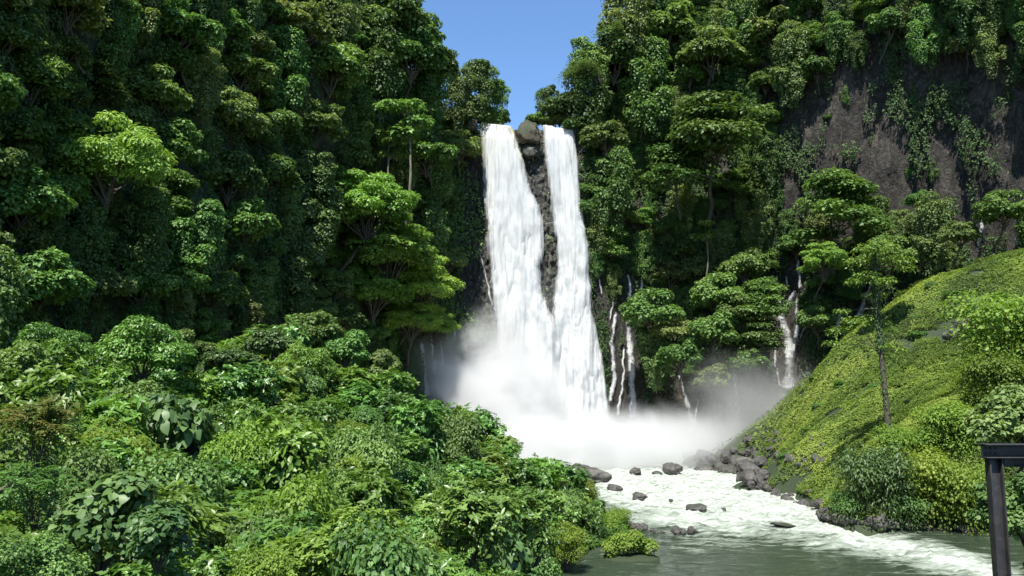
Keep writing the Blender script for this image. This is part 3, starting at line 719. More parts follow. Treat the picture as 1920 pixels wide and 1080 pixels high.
for a in [(1096, 896, 46, 30, 'largest dark grey boulder at the left edge of the rapids by the leafy bank'), (1153, 918, 21, 11, 'flat brown boulder in white water just right of the largest boulder'),
          (1198, 934, 19, 14, 'dark angular boulder in the rapids between the brown one and the wide one'), (1307, 955, 26, 13, 'wide dark boulder alone in the middle of the rapids'),
          (1258, 940, 7, 6, 'tiny dark rock in the rapids left of the wide boulder'), (1356, 959, 10, 8, 'small dark rock in the rapids right of the wide boulder'),
          (1470, 985, 30, 6, 'low flat grey rock awash where the rapids meet calm water'), (1190, 888, 19, 11, 'dark rock at the top of the rapids below the spray'),
          (1232, 890, 14, 9, 'small rock between two bigger ones at the head of the rapids'), (1258, 884, 22, 15, 'tall grey boulder at the head of the rapids near the right bank'),
          (1150, 1012, 15, 6, 'small wet rock just off the tip of the leafy bank'), (1075, 1040, 14, 7, 'small rock at the waterline below the bank shrubs')]:
    boulder(a[0], a[1], a[2], a[3]*.75, a[4], RG, z=0, sink=.12)
boulder(988, 252, 28, 23, 'big brown boulder on the cliff lip between the two waterfalls', None, Y=236.3, mesh=ROCKS[7], mat=R_TAN)
boulder(995, 283, 22, 18, 'mossy rock just below the brown boulder between the two waterfalls', None, Y=237.2, mesh=ROCKS[6], mat=R_BASALT)
boulder(884, 236, 15, 12, 'brown rock on the cliff lip at the left end of the waterfall', None, Y=235.5, mat=R_TAN)
RUB = []
zone_n = {}
def rubble(n, line, spread, smin, smax, phrase, grp):
    L = np.array(line, float)
    for i in range(n):
        t = rnd.random()*(len(L)-1); k = int(t); f = t-k
        u, v = L[k]*(1-f)+L[k+1]*f; v -= abs(rnd.gauss(0, 1))*spread*.6; u += rnd.uniform(-10, 10)
        s = smin+(smax-smin)*rnd.random()**2.2
        h = cast(u, v, [bvG])
        if h is None: continue
        RUB.append((boulder(u, v, s, s*rnd.uniform(.55, .8), None, grp, sink=.1, z=0 if 'spit' in phrase else None), u, v, s, phrase))
rubble(95, [(1285, 880), (1330, 895), (1380, 905), (1430, 925)], 50, 5, 25, 'rubble heap at the foot of the green slope', 'boulders of the rubble heap')
rubble(60, [(1430, 935), (1480, 948), (1545, 972), (1600, 983)], 16, 6, 20, 'shore between rubble heap and riverside bushes', 'boulders along the right shore')
rubble(55, [(1610, 985), (1700, 996), (1830, 1004)], 12, 6, 20, 'shore below the riverside bushes', 'boulders along the right shore')
rubble(46, [(1165, 985), (1180, 992), (1230, 998), (1300, 1002)], 7, 5, 12, 'gravel spit at the tip of the leafy bank', 'rocks of the spit')
rubble(60, [(1380, 870), (1440, 850), (1480, 880), (1560, 860), (1520, 900)], 40, 4, 13, 'lower green slope among low plants', 'rocks showing through the slope plants')
rubble(20, [(1780, 640), (1830, 600), (1860, 610)], 26, 9, 22, 'dark outcrop in the middle of the green slope', 'rocks of the slope outcrop')
rubble(8, [(1390, 810), (1480, 740), (1560, 665)], 8, 6, 14, 'crest of the green slope beside the mist', 'rocks on the slope crest')
WORDS = 'first second third fourth fifth sixth seventh eighth ninth tenth eleventh twelfth thirteenth fourteenth fifteenth sixteenth'.split()
def order(i, n):
    if n == 1: return ''
    if n == 2: return ['left one', 'right one'][i]
    if i == 0: return 'leftmost'
    if i == n-1: return 'rightmost'
    if i < (n+1)//2: return WORDS[min(i, 15)]+' from left'
    return WORDS[min(n-1-i, 15)]+' from right'
def sizeword(i, n): return ['small', 'middle-sized', 'large'][min(2, int(3*i/n))]
def group_label(items, mk):
    """items: list of (obj, u, size); splits by size, then counts from the left; long runs are halved"""
    items = sorted(items, key=lambda q: q[2]); n = len(items); by = {}
    for i, it in enumerate(items):
        by.setdefault(sizeword(i, n) if n > 4 else '', []).append(it)
    for w_, L in by.items():
        L = sorted(L, key=lambda q: q[1])
        for i, it in enumerate(L):
            o_ = order(i, len(L))
            it[0]['label'] = mk(w_, o_)
byp = {}
for o, u, v, s, ph in RUB: byp.setdefault(ph, []).append((o, u, s))
for ph, L in byp.items():
    group_label(L, lambda w_, o_: ' '.join(f"{w_} grey rock on {ph}{', '+o_ if o_ else ''}".split()))

# ------------------------------------------------------------------ feature trees
FT = [
 # left forest
 ('big leaf tree', 205, 305, 112, None, 'sunlit broad-leaved tree standing bright against the dark left forest', dict(var=0, push=1.3)),
 ('flat tree', 185, 160, 58, None, 'greyish-leaved tree just above the sunlit broad-leaved tree', {}),
 ('leafy tree', 60, 150, 70, None, 'sunlit tree near the left edge beside the greyish-leaved tree', {}),
 ('leafy tree', 30, 245, 62, None, 'sunlit tree at the left edge level with the bright broad-leaved tree', {}),
 ('olive tree', 430, 225, 72, None, 'bushy sunlit tree crown right of the bright broad-leaved tree', {}),
 ('leafy tree', 520, 235, 50, None, 'small leafy tree leaning right from the bushy crown in the left forest', {}),
 ('big leaf tree', 268, 660, 82, 70, 'dark dome-shaped tree with glossy leaves above the left bank shrubs', dict(var=1)),
 ('round creeper tower', 592, 375, 66, None, 'bluish creeper-smothered tree left of the feathery bright green tree', dict(push=1.2)),
 ('round creeper tower', 545, 505, 60, None, 'bluish creeper mound below the creeper-smothered tree', dict(push=1.0)),
 ('blue creeper tree', 430, 690, 58, 80, 'round-leaved creeper bush right of the dark dome-shaped tree', {}),
 ('leafy tree', 395, 545, 58, None, 'open star-leaved tree in the dark hollow above the left bank', {}),
 ('feathery tree', 690, 395, 92, None, 'feathery bright green tree beside the creepers, uppermost of five', dict(var=0, push=1.5)),
 ('feathery tree', 815, 610, 46, None, 'feathery bright green tree touching the black rock, lowest of five', dict(var=2, push=1.5)),
 ('feathery tree', 770, 600, 60, None, 'feathery bright green tree above the left cascade, lower middle of five', dict(var=1, push=1.5)),
 ('feathery tree', 728, 475, 96, None, 'feathery bright green tree beside the creepers, second from the top of five', dict(var=1, push=1.6)),
 ('feathery tree', 785, 535, 76, None, 'feathery bright green tree near the black rock, middle of five', dict(var=2, push=1.6)),
 ('feathery tree', 700, 545, 75, None, 'shaded feathery green tree below the bright feathery trees', dict(var=1, push=.8)),
 ('slender tree', 770, 225, 62, 196, 'slender pale-trunked tree on the left slope, right one of two', dict(var=0)),
 ('slender tree', 728, 275, 42, 196, 'slender pale-trunked tree on the left slope, left one of two', dict(var=1)),
 ('olive tree', 560, 50, 70, None, 'yellowish tree near the top edge left of the pale-trunked trees', {}),
 ('draped tree', 697, 120, 72, 200, 'tall creeper-draped olive tower on the left slope near the top', {}),
 ('round tree', 770, 105, 66, 206, 'big dark round tree on the left skyline below the palm', {}),
 ('round tree', 822, 125, 44, 214, 'dark round tree on the left skyline beside open blue sky', {}),
 ('draped tree', 800, 190, 54, 214, 'dark draped tree on the left slope below the skyline trees', {}),
 ('draped tree', 893, 172, 46, 238, 'tall dark creeper tower on the skyline left of the gap', {}),
 ('olive draped tree', 862, 172, 38, 232, 'olive creeper tower on the skyline behind the dark round tree', {}),
 ('draped tree', 925, 195, 36, 244, 'small dark tree at the left side of the sky gap over the waterfall', {}),
 ('leafy tree', 880, 218, 28, 240, 'low green tree just above the left end of the waterfall lip', {}),
 ('leafy tree', 800, 290, 52, 214, 'leafy green tree hanging left of the waterfall top', {}),
 ('draped tree', 812, 330, 46, 220, 'creeper curtain tree close to the black rock left of the waterfall', {}),
 ('draped tree', 803, 440, 48, 220, 'lower creeper curtain tree left of the black rock', {}),
 ('round tree', 735, 40, 74, 205, 'big dark tree at the top edge left of the palms', {}),
 ('draped tree', 690, -5, 60, 204, 'creeper-hung tree cut by the top edge left of the palms', {}),
 ('leafy tree', 792, 62, 42, 212, 'green tree on the left skyline just right of the palms', {}),
 ('leafy tree', 938, 222, 20, 246, 'lowest little green tree left of the sky gap at the lip', {}),
 ('leafy tree', 908, 222, 24, 243, 'little green tree behind the top of the widest waterfall', {}),
 ('big leaf tree', 100, 655, 62, 66, 'glossy tree under the dark forest left of the dome-shaped tree', dict(var=1)),
 ('leafy tree', 20, 690, 60, 56, 'green tree at the left edge where the bank meets the dark forest', {}),
 ('leafy tree', 350, 655, 44, 84, 'small open tree between the dome-shaped tree and the round-leaved bush', {}),
 ('blue creeper tree', 510, 650, 46, 92, 'creeper-covered bush tree in front of the dark hollow', {}),
 ('leafy tree', 585, 625, 56, 100, 'sunlit tree standing above the bank crest before the dark hollow', {}),
 ('big leaf tree', 560, 690, 62, 92, 'bright broad-leaved tree on the bank crest under the dark hollow', dict(var=0)),
 ('leafy tree', 645, 660, 50, 100, 'sunlit tree on the bank crest just left of the feathery trees', {}),
 ('olive tree', 705, 690, 42, 102, 'olive bush tree on the bank crest below the feathery trees', {}),
 ('leafy tree', 620, 130, 70, None, 'large yellowish-green tree high on the left slope below the top edge', {}),
 ('olive tree', 590, 230, 64, None, 'wide olive tree above the bluish creeper-smothered tree', {}),
 # right forest
 ('leafy tree', 1004, 225, 20, 246, 'lowest little green tree right of the sky gap at the lip', {}),
 ('olive tree', 1048, 222, 26, 243, 'little olive tree behind the top of the narrower waterfall', {}),
 ('leafy tree', 1078, 235, 24, 238, 'little green tree over the right corner of the narrower waterfall', {}),
 ('olive draped tree', 1165, 20, 62, 238, 'olive hanging tree at the top edge right of the sky gap', {}),
 ('draped tree', 1105, 130, 46, 236, 'creeper tree under the arching bamboo', {}),
 ('draped tree', 1026, 200, 30, 246, 'small tree at the right side of the sky gap over the waterfall', {}),
 ('round tree', 1062, 205, 40, 240, 'dark tree above the lip of the right-hand waterfall', {}),
 ('draped tree', 1098, 185, 56, 238, 'hanging green creeper tree right of the sky gap', {}),
 ('round tree', 1150, 110, 62, 240, 'rounded tree on the right skyline below the bamboo tops', {}),
 ('draped tree', 1215, 150, 62, 238, 'tall creeper-draped tree on the upper right slope near the bamboo', {}),
 ('leafy tree', 1250, 60, 66, 246, 'leafy tree at the top edge right of the bamboo', {}),
 ('olive tree', 1335, 100, 64, 240, 'olive round tree above the flat-crowned tree on the right slope', {}),
 ('olive tree', 1450, 60, 60, 236, 'olive tree at the top edge left of the bare rock face', {}),
 ('olive draped tree', 1480, 110, 50, 230, 'olive draped tree at the left rim of the bare rock face', {}),
 ('flat tree', 1345, 250, 105, 222, 'large pale flat-crowned tree on the right slope, the biggest there', dict(var=1)),
 ('flat tree', 1268, 310, 66, 226, 'flat-crowned tree left of and below the biggest flat-crowned tree', dict(var=2)),
 ('olive tree', 1135, 260, 46, 234, 'olive tree overhanging the top of the right-hand waterfall', {}),
 ('draped tree', 1145, 350, 52, 233, 'creeper curtain hanging right of the right-hand waterfall', {}),
 ('layered tree', 1572, 385, 84, 212, 'spreading sunlit tree in front of the bare rock face', dict(var=1)),
 ('feathery tree', 1545, 492, 48, 208, 'feathery flat tree above the tall white cascade', dict(var=0)),
 ('leafy tree', 1225, 590, 58, 222, 'bright round tree right of the branching cascades', dict(var=2)),
 ('leafy tree', 1350, 555, 52, 224, 'leafy tree at the top of the clump between the cascades', {}),
 ('leafy tree', 1335, 625, 52, 218, 'rounded tree in the middle of the clump between the cascades', {}),
 ('olive tree', 1335, 712, 36, 214, 'small round yellowish tree low in the clump above the spray', {}),
 ('leafy tree', 1275, 668, 44, 218, 'leafy tree left of the small yellowish round tree', {}),
 ('layered tree', 1430, 560, 50, 220, 'light layered tree left of the tall white cascade', {}),
 ('flat tree', 1425, 625, 46, 217, 'flat-topped tree hanging left of the tall white cascade, lower one', {}),
 ('leafy tree', 1395, 500, 44, 226, 'leafy tree above the clump between the cascades', {}),
 ('slender tree', 1322, 430, 30, 228, 'thin bare-stemmed tree against the dark cliff right of the waterfall', dict(var=0)),
 ('leafy tree', 1720, 375, 22, 206, 'tiny bright tree alone under the bare rock face', {}),
 ('olive draped tree', 1745, 425, 48, 200, 'olive creeper mound under the bare rock face above the slope', {}),
 ('olive tree', 1800, 440, 36, 190, 'hazy olive bush at the top of the green slope beside the faint cascade', {}),
 ('leafy tree', 1880, 395, 46, 184, 'hazy green tree between the two faint cascades at the right edge', {}),
 ('leafy tree', 1665, 480, 46, 170, 'bright leafy tree behind the tall creeper-clad tree', {}),
 # right, nearer
 ('bright tree', 1902, 610, 108, 66, 'sunlit yellow-green tree at the right edge above the steel frame', dict(var=1)),
 ('bright tree', 1872, 700, 62, 64, 'sunlit lower yellow-green tree at the right edge above the steel frame', dict(var=0)),
 ('olive tree', 1920, 800, 90, 60, 'dark shaded tree behind the steel frame', {}),
 ('round tree', 1925, 960, 90, 52, 'dark shaded tree low behind the steel post', {}),
]
for kd, u, v, r, Yd, lb, kw in FT:
    tree_at(kd, u, v, r, Yd, label=lb, **kw)

for kd, u, vb, r, szz, va, lb in [('low leafy tree', 1640, 972, 66, 1.35, 0, 'bluish-leaved riverside tree below the tall creeper-clad tree'), ('bright tree', 1738, 968, 72, 1.2, 0, 'yellow-green riverside bush tree right of the bluish-leaved one'),
        ('bright tree', 1812, 985, 60, 1.35, 1, 'yellow-green riverside bush tree nearest the steel frame'), ('low leafy tree', 1700, 978, 48, 1.0, 1, 'low green bush between the riverside bush trees at the water'),
        ('bright tree', 1700, 880, 52, 1.1, 1, 'yellow-green bush behind the bluish-leaved riverside tree'), ('bright tree', 1790, 850, 60, 1.1, 0, 'yellow-green bush uphill of the riverside trees'),
        ('low leafy tree', 1590, 968, 34, 1.0, 1, 'small green bush at the water left of the bluish-leaved tree'), ('bright tree', 1850, 760, 50, 1.1, 0, 'sunlit bush on the slope just left of the near right tree')]:
    h_ = cast(u, vb, [bvG])[0]; hr = PROTO[kd][va][3]
    plant(kd, h_.x, h_.y, h_.z-.4, r*h_.y/F/hr, var=va, sz=szz, label=lb)
# tall creeper-clad tree on the slope
def tall_tree():
    rg = np.random.default_rng(5)
    b = np.array(cast(1668, 822, [bvG])[0]); Yb = b[1]
    pt = [b-np.array([0, 0, 1.5])]+[P(u, v, Yb) for u, v in [(1667, 815), (1660, 740), (1652, 660), (1644, 580), (1641, 500), (1640, 452)]]
    wp = [tube(pt, [.55, .48, .42, .38, .33, .24, .08], 8)]
    lp, fp = [], []
    org = pt[1]
    for u, v, r, q in [(1640, 470, 34, 0), (1608, 492, 22, 0), (1682, 492, 26, 0), (1700, 505, 16, 0), (1625, 520, 22, 0), (1660, 530, 20, 0), (1600, 530, 14, 0), (1640, 555, 18, 0),
                       (1580, 585, 14, 1), (1600, 605, 20, 1), (1575, 622, 20, 1), (1562, 645, 14, 1), (1625, 598, 18, 0), (1650, 608, 18, 1), (1672, 620, 12, 1), (1660, 650, 12, 1), (1630, 655, 8, 0), (1690, 655, 9, 1)]:
        c = P(u, v, Yb+rg.normal()*1.8); R = r*1.18*Yb/F
        lp.append(lobe_leaves(rg, c, (R, R, R*.5), int(230*(r/20)**1.5), .46, T_LEAF, .4, .45+.35*rg.random(), .3, .7, .9))
        k = int(np.argmin([abs(q_[2]-(c[2]-1.2)) for q_ in pt])); wp.append(limb(rg, pt[k], c, .1, .02, .05))
    for a, b_ in zip(pt[1:-1], pt[2:]):
        L = np.linalg.norm(b_-a); m_ = int(L*(75 if b_[2] > P(0, 650, Yb)[2] else 16))
        f = rg.random((m_, 1)); an = rg.random(m_)*2*PI; rr = .35+.35*rg.random(m_)
        o = np.stack([np.cos(an), np.sin(an), 0*an], -1)
        fp.append(leaves(a*(1-f)+b_*f+o*rr[:, None], o+np.array([0, 0, .4]), np.array([0, 0, -1.])+rg.normal(size=(m_, 3))*.5, .2+.15*rg.random(m_), T_QUAD, np.clip(.35+rg.normal(size=m_)*.2, 0, 1)))
    o = bpy.data.objects.new('creeper_clad_tree', None); C.objects.link(o); o.location = b
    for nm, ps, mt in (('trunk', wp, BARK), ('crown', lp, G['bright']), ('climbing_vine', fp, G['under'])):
        V, F_, t_ = join(ps); me = mesh_np(nm, V-b, F_, {'tint': t_}); link(nm, me, mt, o)
    o['label'] = 'tall thin creeper-clad tree rising alone from the green slope'; o['category'] = 'tree'
tall_tree()

# palm on the skyline and bamboo beside the gap
def palm(u, v, Yd, seed, label, r=3.2, H=12):
    rg = np.random.default_rng(seed); top = P(u, v, Yd); b = top-np.array([0, 0, H])
    o = bpy.data.objects.new('palm_tree', None); C.objects.link(o); o.location = b
    Vt, Ft = tube([(0, 0, -2), (.3, 0, H*.5), (0, 0, H)], [.22, .17, .13], 7); link('trunk', mesh_np('trunk', Vt, Ft, smooth=True), PALE, o)
    Pn, Nn, Dn = [], [], []
    for k in range(15):
        a = k*2.4; el = .2+.9*rg.random(); h = np.array([math.cos(a), math.sin(a), 0]); sd = np.array([-math.sin(a), math.cos(a), 0])
        for i in range(16):
            t_ = (i+1)/16; q = np.array([0, 0, H])+h*r*t_*math.cos(el*.6)+np.array([0, 0, el*r*t_*.8-1.5*r*.5*t_*t_])
            for sg in (-1, 1): Pn.append(q); Nn.append(np.array([0, 0, 1])+h*.3); Dn.append(sd*sg+h*.5-np.array([0, 0, .5]))
    V, F_, t_ = leaves(np.array(Pn), np.array(Nn), np.array(Dn), np.full(len(Pn), .75), T_NARROW, np.clip(.4+rg.normal(size=len(Pn))*.15, 0, 1))
    link('crown', mesh_np('crown', V, F_, {'tint': t_}), G['olive'], o)
    o['label'] = label; o['category'] = 'palm tree'; o['group'] = 'palms on the left skyline'
palm(762, 8, 206, 1, 'small palm silhouetted on the left skyline at the top edge')
palm(778, 30, 208, 2, 'second smaller palm just below the top edge palm on the skyline', 2.6)
def bamboo(u, v, Yd, seed, label, lean):
    rg = np.random.default_rng(seed); b = P(u, v, Yd)
    o = bpy.data.objects.new('bamboo_clump', None); C.objects.link(o); o.location = b
    st, lv = [], []
    for k in range(20):
        h0 = np.array([rg.normal()*.9, rg.normal()*.9, -1.]); L = 10+5*rg.random(); ld = lean+rg.normal(size=3)*np.array([.28, .3, .1])
        ts = np.linspace(0, 1, 9)[:, None]; pts = h0+np.array([0, 0, L])*ts*(1-.38*ts)+ld*L*.75*ts**2.1-np.array([0, 0, L*.26])*ts**3.4
        st.append(tube(pts, np.linspace(.07, .015, 9), 5))
        m_ = 230; f = rg.random(m_)**.7*.8+.2; c = np.stack([np.interp(f, ts[:, 0], pts[:, i]) for i in range(3)], -1)
        c += rg.normal(size=(m_, 3))*np.array([.5, .5, .4]); c[:, 2] -= rg.random(m_)*.6
        lv.append(leaves(c, np.array([0, 0, 1.])+rg.normal(size=(m_, 3))*.5, nrm(rg.normal(size=(m_, 3))*np.array([1, 1, .2]))+np.array([0, 0, -.7]), .75*(.6+.6*rg.random(m_)), T_NARROW, np.clip(.5+rg.normal(size=m_)*.2, 0, 1)))
    V, F_, _ = join(st); link('culms', mesh_np('culms', V, F_, smooth=True), BARK, o)
    V, F_, t_ = join(lv); link('foliage', mesh_np('foliage', V, F_, {'tint': t_}), G['mid'], o)
    o['label'] = label; o['category'] = 'bamboo'; o['group'] = 'bamboo clumps on the right skyline'
bamboo(1122, 150, 231, 3, 'arching bamboo leaning left into the blue sky gap', np.array([-.95, 0, 0]))
bamboo(1160, 85, 234, 4, 'bamboo clump at the top edge above the leaning one', np.array([-.25, 0, .1]))
bamboo(1215, 90, 244, 6, 'rightmost bamboo clump at the top edge behind the round trees', np.array([.1, -.2, .1]))

# ------------------------------------------------------------------ forest filling both slopes
def inpoly(u, v, poly):
    c = False; j = len(poly)-1
    for i in range(len(poly)):
        (a, b), (d, e) = poly[i], poly[j]
        if (b > v) != (e > v) and u < (d-a)*(v-b)/(e-b)+a: c = not c
        j = i
    return c
LEFTP = [(-40, -60), (790, -60), (800, 30), (850, 90), (880, 150), (870, 240), (850, 330), (850, 520), (800, 560), (740, 640), (560, 640), (300, 620), (0, 620), (-60, 640)]
RIGHTP = [(1120, -60), (1960, -60), (1960, 60), (1740, 90), (1700, 60), (1600, 110), (1540, 130), (1450, 200), (1440, 330), (1470, 420), (1700, 420), (1960, 370), (1960, 430), (1700, 510),
          (1560, 560), (1440, 640), (1400, 730), (1200, 720), (1190, 590), (1110, 500), (1095, 260), (1050, 200), (1120, 120)]
placed = [(d['u'], d['v'], d['r']/d['d']*F) for d in THINGS]
def fill(poly, kinds, tries, rmin, rmax, seed, bvs, cap, push=.35, over=.62):
    r_ = random.Random(seed); us = [a for a, b in poly]; vs = [b for a, b in poly]; n = 0
    for _ in range(tries):
        u = r_.uniform(min(us), max(us)); v = r_.uniform(min(vs), max(vs))
        if not inpoly(u, v, poly) or near_casc(u, v, 22): continue
        h = cast(u, v, bvs)
        if h is None: continue
        d = h[0].y; rm = r_.uniform(rmin, rmax)*(1 if d > 110 else .8); pr = rm*F/d
        if any((u-a)**2+(v-b)**2 < ((pr+c)*over)**2 for a, b, c in placed): continue
        kd = r_.choice(kinds); placed.append((u, v, pr)); n += 1
        tree_at(kd, u, v, pr, d-push*rm, var=r_.randrange(len(PROTO[kd])))
        if n >= cap: break
    return n
KL = ['round tree', 'draped tree', 'draped tree', 'leafy tree', 'leafy tree', 'olive tree', 'olive tree', 'layered tree', 'olive draped tree', 'leafy tree']
KR = ['round tree', 'draped tree', 'draped tree', 'olive draped tree', 'leafy tree', 'olive tree', 'draped tree', 'layered tree']
tree_at('leafy tree', 1385, 585, 40, 219, label='fresh green tree in the clump, between rounded and light layered trees')
tree_at('olive tree', 1260, 620, 40, 220, label='olive tree tucked under the bright round tree right of the cascades')
tree_at('leafy tree', 1405, 680, 36, 216, label='fresh green tree low in the clump right of the small yellowish round tree')
tree_at('draped tree', 1225, 665, 40, 222, label='dark creeper tree beside the branching cascades under the bright round tree')
tree_at('leafy tree', 1530, 600, 34, 214, label='dark green tree just right of the tall bright white cascade')
print('left', fill(LEFTP, KL, 3000, 4.6, 7.0, 1, [bvL, bvM], 60, over=.62, push=.75)+fill(LEFTP, KL, 6000, 2.6, 4.4, 11, [bvL, bvM], 80, over=.50, push=.6))
print('right', fill(RIGHTP, KR, 3000, 4.6, 6.6, 2, [bvR, bvM], 50, over=.62, push=.6)+fill(RIGHTP, KR, 7000, 2.6, 4.6, 12, [bvR, bvM], 100, over=.50, push=.5))
ROCKP = [(1470, 130), (1900, 60), (1920, 360), (1480, 400)]
print('ledge', fill(ROCKP, ['olive draped tree', 'leafy tree', 'draped tree'], 90, 1.4, 2.6, 5, [bvR], 9, -.4, 1.4))

ANCH = [(0, 40, 'in the top left corner of the photo'), (150, 60, 'near the top edge above the greyish-leaved tree'), (320, 50, 'at the top edge over the dark left forest'), (450, 90, 'above the bushy sunlit crown'),
        (620, 60, 'at the top left of the pale-trunked trees'), (740, 60, 'by the palms on the left skyline'), (40, 380, 'in deep shade at the left edge'), (120, 480, 'in shade below the bright broad-leaved tree'),
        (300, 160, 'right above the bright broad-leaved tree'), (350, 330, 'right beside the bright broad-leaved tree'), (330, 480, 'in the darkest part of the left forest'), (470, 400, 'left of the bluish creeper tree'),
        (560, 300, 'above the bluish creeper tree'), (640, 220, 'left of the pale-trunked trees'), (700, 320, 'above the feathery bright tree'), (790, 380, 'right of the feathery bright tree'), (560, 600, 'below the bluish creeper mound'),
        (60, 600, 'at the left edge above the bank'), (200, 560, 'above the dark dome-shaped tree'), (440, 600, 'in the hollow above the bank'), (680, 620, 'below the feathery trees'), (840, 250, 'near the left end of the waterfall lip'),
        (1080, 220, 'beside the right-hand waterfall lip'), (1140, 420, 'halfway down right of the waterfalls'), (1150, 300, 'right of the right waterfall top'), (1200, 20, 'at the top edge by the bamboo'), (1330, 20, 'at the top edge of the right slope'),
        (1400, 160, 'above the biggest flat-crowned tree'), (1240, 220, 'left of the biggest flat-crowned tree'), (1430, 330, 'right of the biggest flat-crowned tree'), (1340, 380, 'below the biggest flat-crowned tree'),
        (1240, 440, 'in shade above the branching cascades'), (1420, 430, 'left of the spreading tree below the rock'), (1560, 40, 'at the top edge over the bare rock'), (1750, 30, 'at the top edge over the hazy rock'),
        (1890, 30, 'in the top right corner of the photo'), (1600, 250, 'clinging to the bare rock face'), (1800, 250, 'clinging to the hazy rock face'), (1650, 430, 'under the bare rock above the slope'), (1850, 410, 'near the faint cascades at upper right'),
        (1270, 540, 'right above the bright round tree'), (1400, 640, 'in the clump between the cascades'), (1240, 680, 'low beside the branching cascades'), (1500, 470, 'above the tall white cascade'), (1560, 560, 'between tall cascade and green slope')]
KW = {'round tree': 'dark round-crowned tree', 'draped tree': 'creeper-draped tree', 'leafy tree': 'fresh green tree', 'olive tree': 'olive-green tree', 'layered tree': 'layered-crown tree', 'slender tree': 'thin pale-stemmed tree',
      'flat tree': 'bluish flat-topped tree', 'olive draped tree': 'olive creeper-hung tree'}
by = {}
for d in THINGS:
    if d['auto']:
        a = min(ANCH, key=lambda q: (q[0]-d['u'])**2+(q[1]-d['v'])**2)
        by.setdefault((d['kind'], a[2], 'L' if d['u'] < 950 else 'R'), []).append((d['o'], d['u'], d['r']))
for (kd, ph, sd), L in by.items():
    L.sort(key=lambda q: q[1])
    for i, (o, u, r) in enumerate(L):
        s_ = order(i, len(L))
        o['label'] = f"{KW[kd]} {ph}{', '+s_ if s_ else ''}"
        o['group'] = 'forest trees of the left slope' if sd == 'L' else 'forest trees of the right slope'

# ------------------------------------------------------------------ shrubs of the left bank
SF = [('feather-leaved shrub', 65, 790, 82, 24, 'feather-leaved shrub with reddish young shoots at the left edge', 0), ('feather-leaved shrub', 70, 905, 60, 20, 'hanging feather-leaved shrub below the reddish one', 1),
      ('heart-leaved shrub', 195, 940, 92, 20, 'bluish shrub with big heart-shaped leaves near the bottom left', 0), ('heart-leaved shrub', 300, 985, 60, 18, 'smaller heart-leaved shrub beside the big bluish one', 1),
      ('dense shrub', 700, 1000, 90, 24, 'shrub with long bright pointed leaves at the bottom centre', 0), ('dense shrub', 600, 1050, 85, 20, 'bright long-leaved shrub at the bottom edge left of centre', 1),
      ('whorled shrub', 880, 960, 95, 42, 'large glossy shrub at the bottom above the water', 0), ('whorled shrub', 1000, 960, 70, 66, 'glossy shrub overhanging the calm water', 1),
      ('yellowish shrub', 1060, 1010, 40, 88, 'yellowish shrub at the waterline below the glossy shrubs', 0), ('yellowish shrub', 1120, 978, 40, 108, 'low yellow-green shrub behind the spit', 1), ('yellowish shrub', 1155, 972, 30, 114, 'lowest yellow-green shrub at the tip of the bank', 2),
      ('small-leaved shrub', 60, 1050, 85, 16, 'fine-leaved shrub in the bottom left corner', 0), ('yellowish shrub', 480, 1060, 60, 18, 'small yellowish-leaved shrub at the bottom edge', 1)]
for kd, u, v, r, Yd, lb, va in SF:
    tree_at(kd, u, v, r, Yd, label=lb, var=va, cat='shrub', group='shrubs of the left bank')
def fill_bank():
    r_ = random.Random(8); pts = [(d['o'].location.x, d['o'].location.y, d['r']) for d in THINGS if d['cat'] == 'shrub']; n = 0
    kinds = ['whorled shrub']*6+['dense shrub']*4+['small-leaved shrub']*3+['yellowish shrub']*1+['heart-leaved shrub']*1+['feather-leaved shrub']
    for _ in range(9000):
        th = math.atan(r_.uniform(-.72, .16)); dd = math.exp(r_.uniform(math.log(18), math.log(125)))
        x, y = math.tan(th)*dd, dd
        z = float(gz(x, y)[0])
        if z < .9: continue
        if bvL.ray_cast(Vector((x+60, y, z+1)), Vector((-1, 0, 0)))[0] is None: continue
        hx = bvL.ray_cast(Vector((40, y, z+3)), Vector((-1, 0, 0)))
        if hx[0] is not None and x < hx[0].x+1: continue
        u, v, _ = proj([(x, y, z+2)])
        if u[0] < -60 or u[0] > 1190 or v[0] > 1130 or v[0] < np.interp(u[0], [0, 520, 640, 760], [712, 700, 668, 640]): continue
        sc_ = np.interp(dd, [15, 40, 100], [.62, 1.05, 1.5])*r_.uniform(.8, 1.25); r = 2.1*sc_
        if x/max(y, 1) > .02 and z < 4: sc_ *= .7; r *= .7
        if any((x-a)**2+(y-b)**2 < ((r+c)*.60)**2 for a, b, c in pts): continue
        kd = r_.choice(kinds)
        va = r_.randrange(len(PROTO[kd]))
        if kd == 'feather-leaved shrub': va = 1
        pts.append((x, y, r)); n += 1
        plant(kd, x, y, z-.15, sc_, cat='shrub', group='shrubs of the left bank', var=va, sz=r_.uniform(.8, 1.6))
        if n > 275: break
    return n
print('bank', fill_bank())
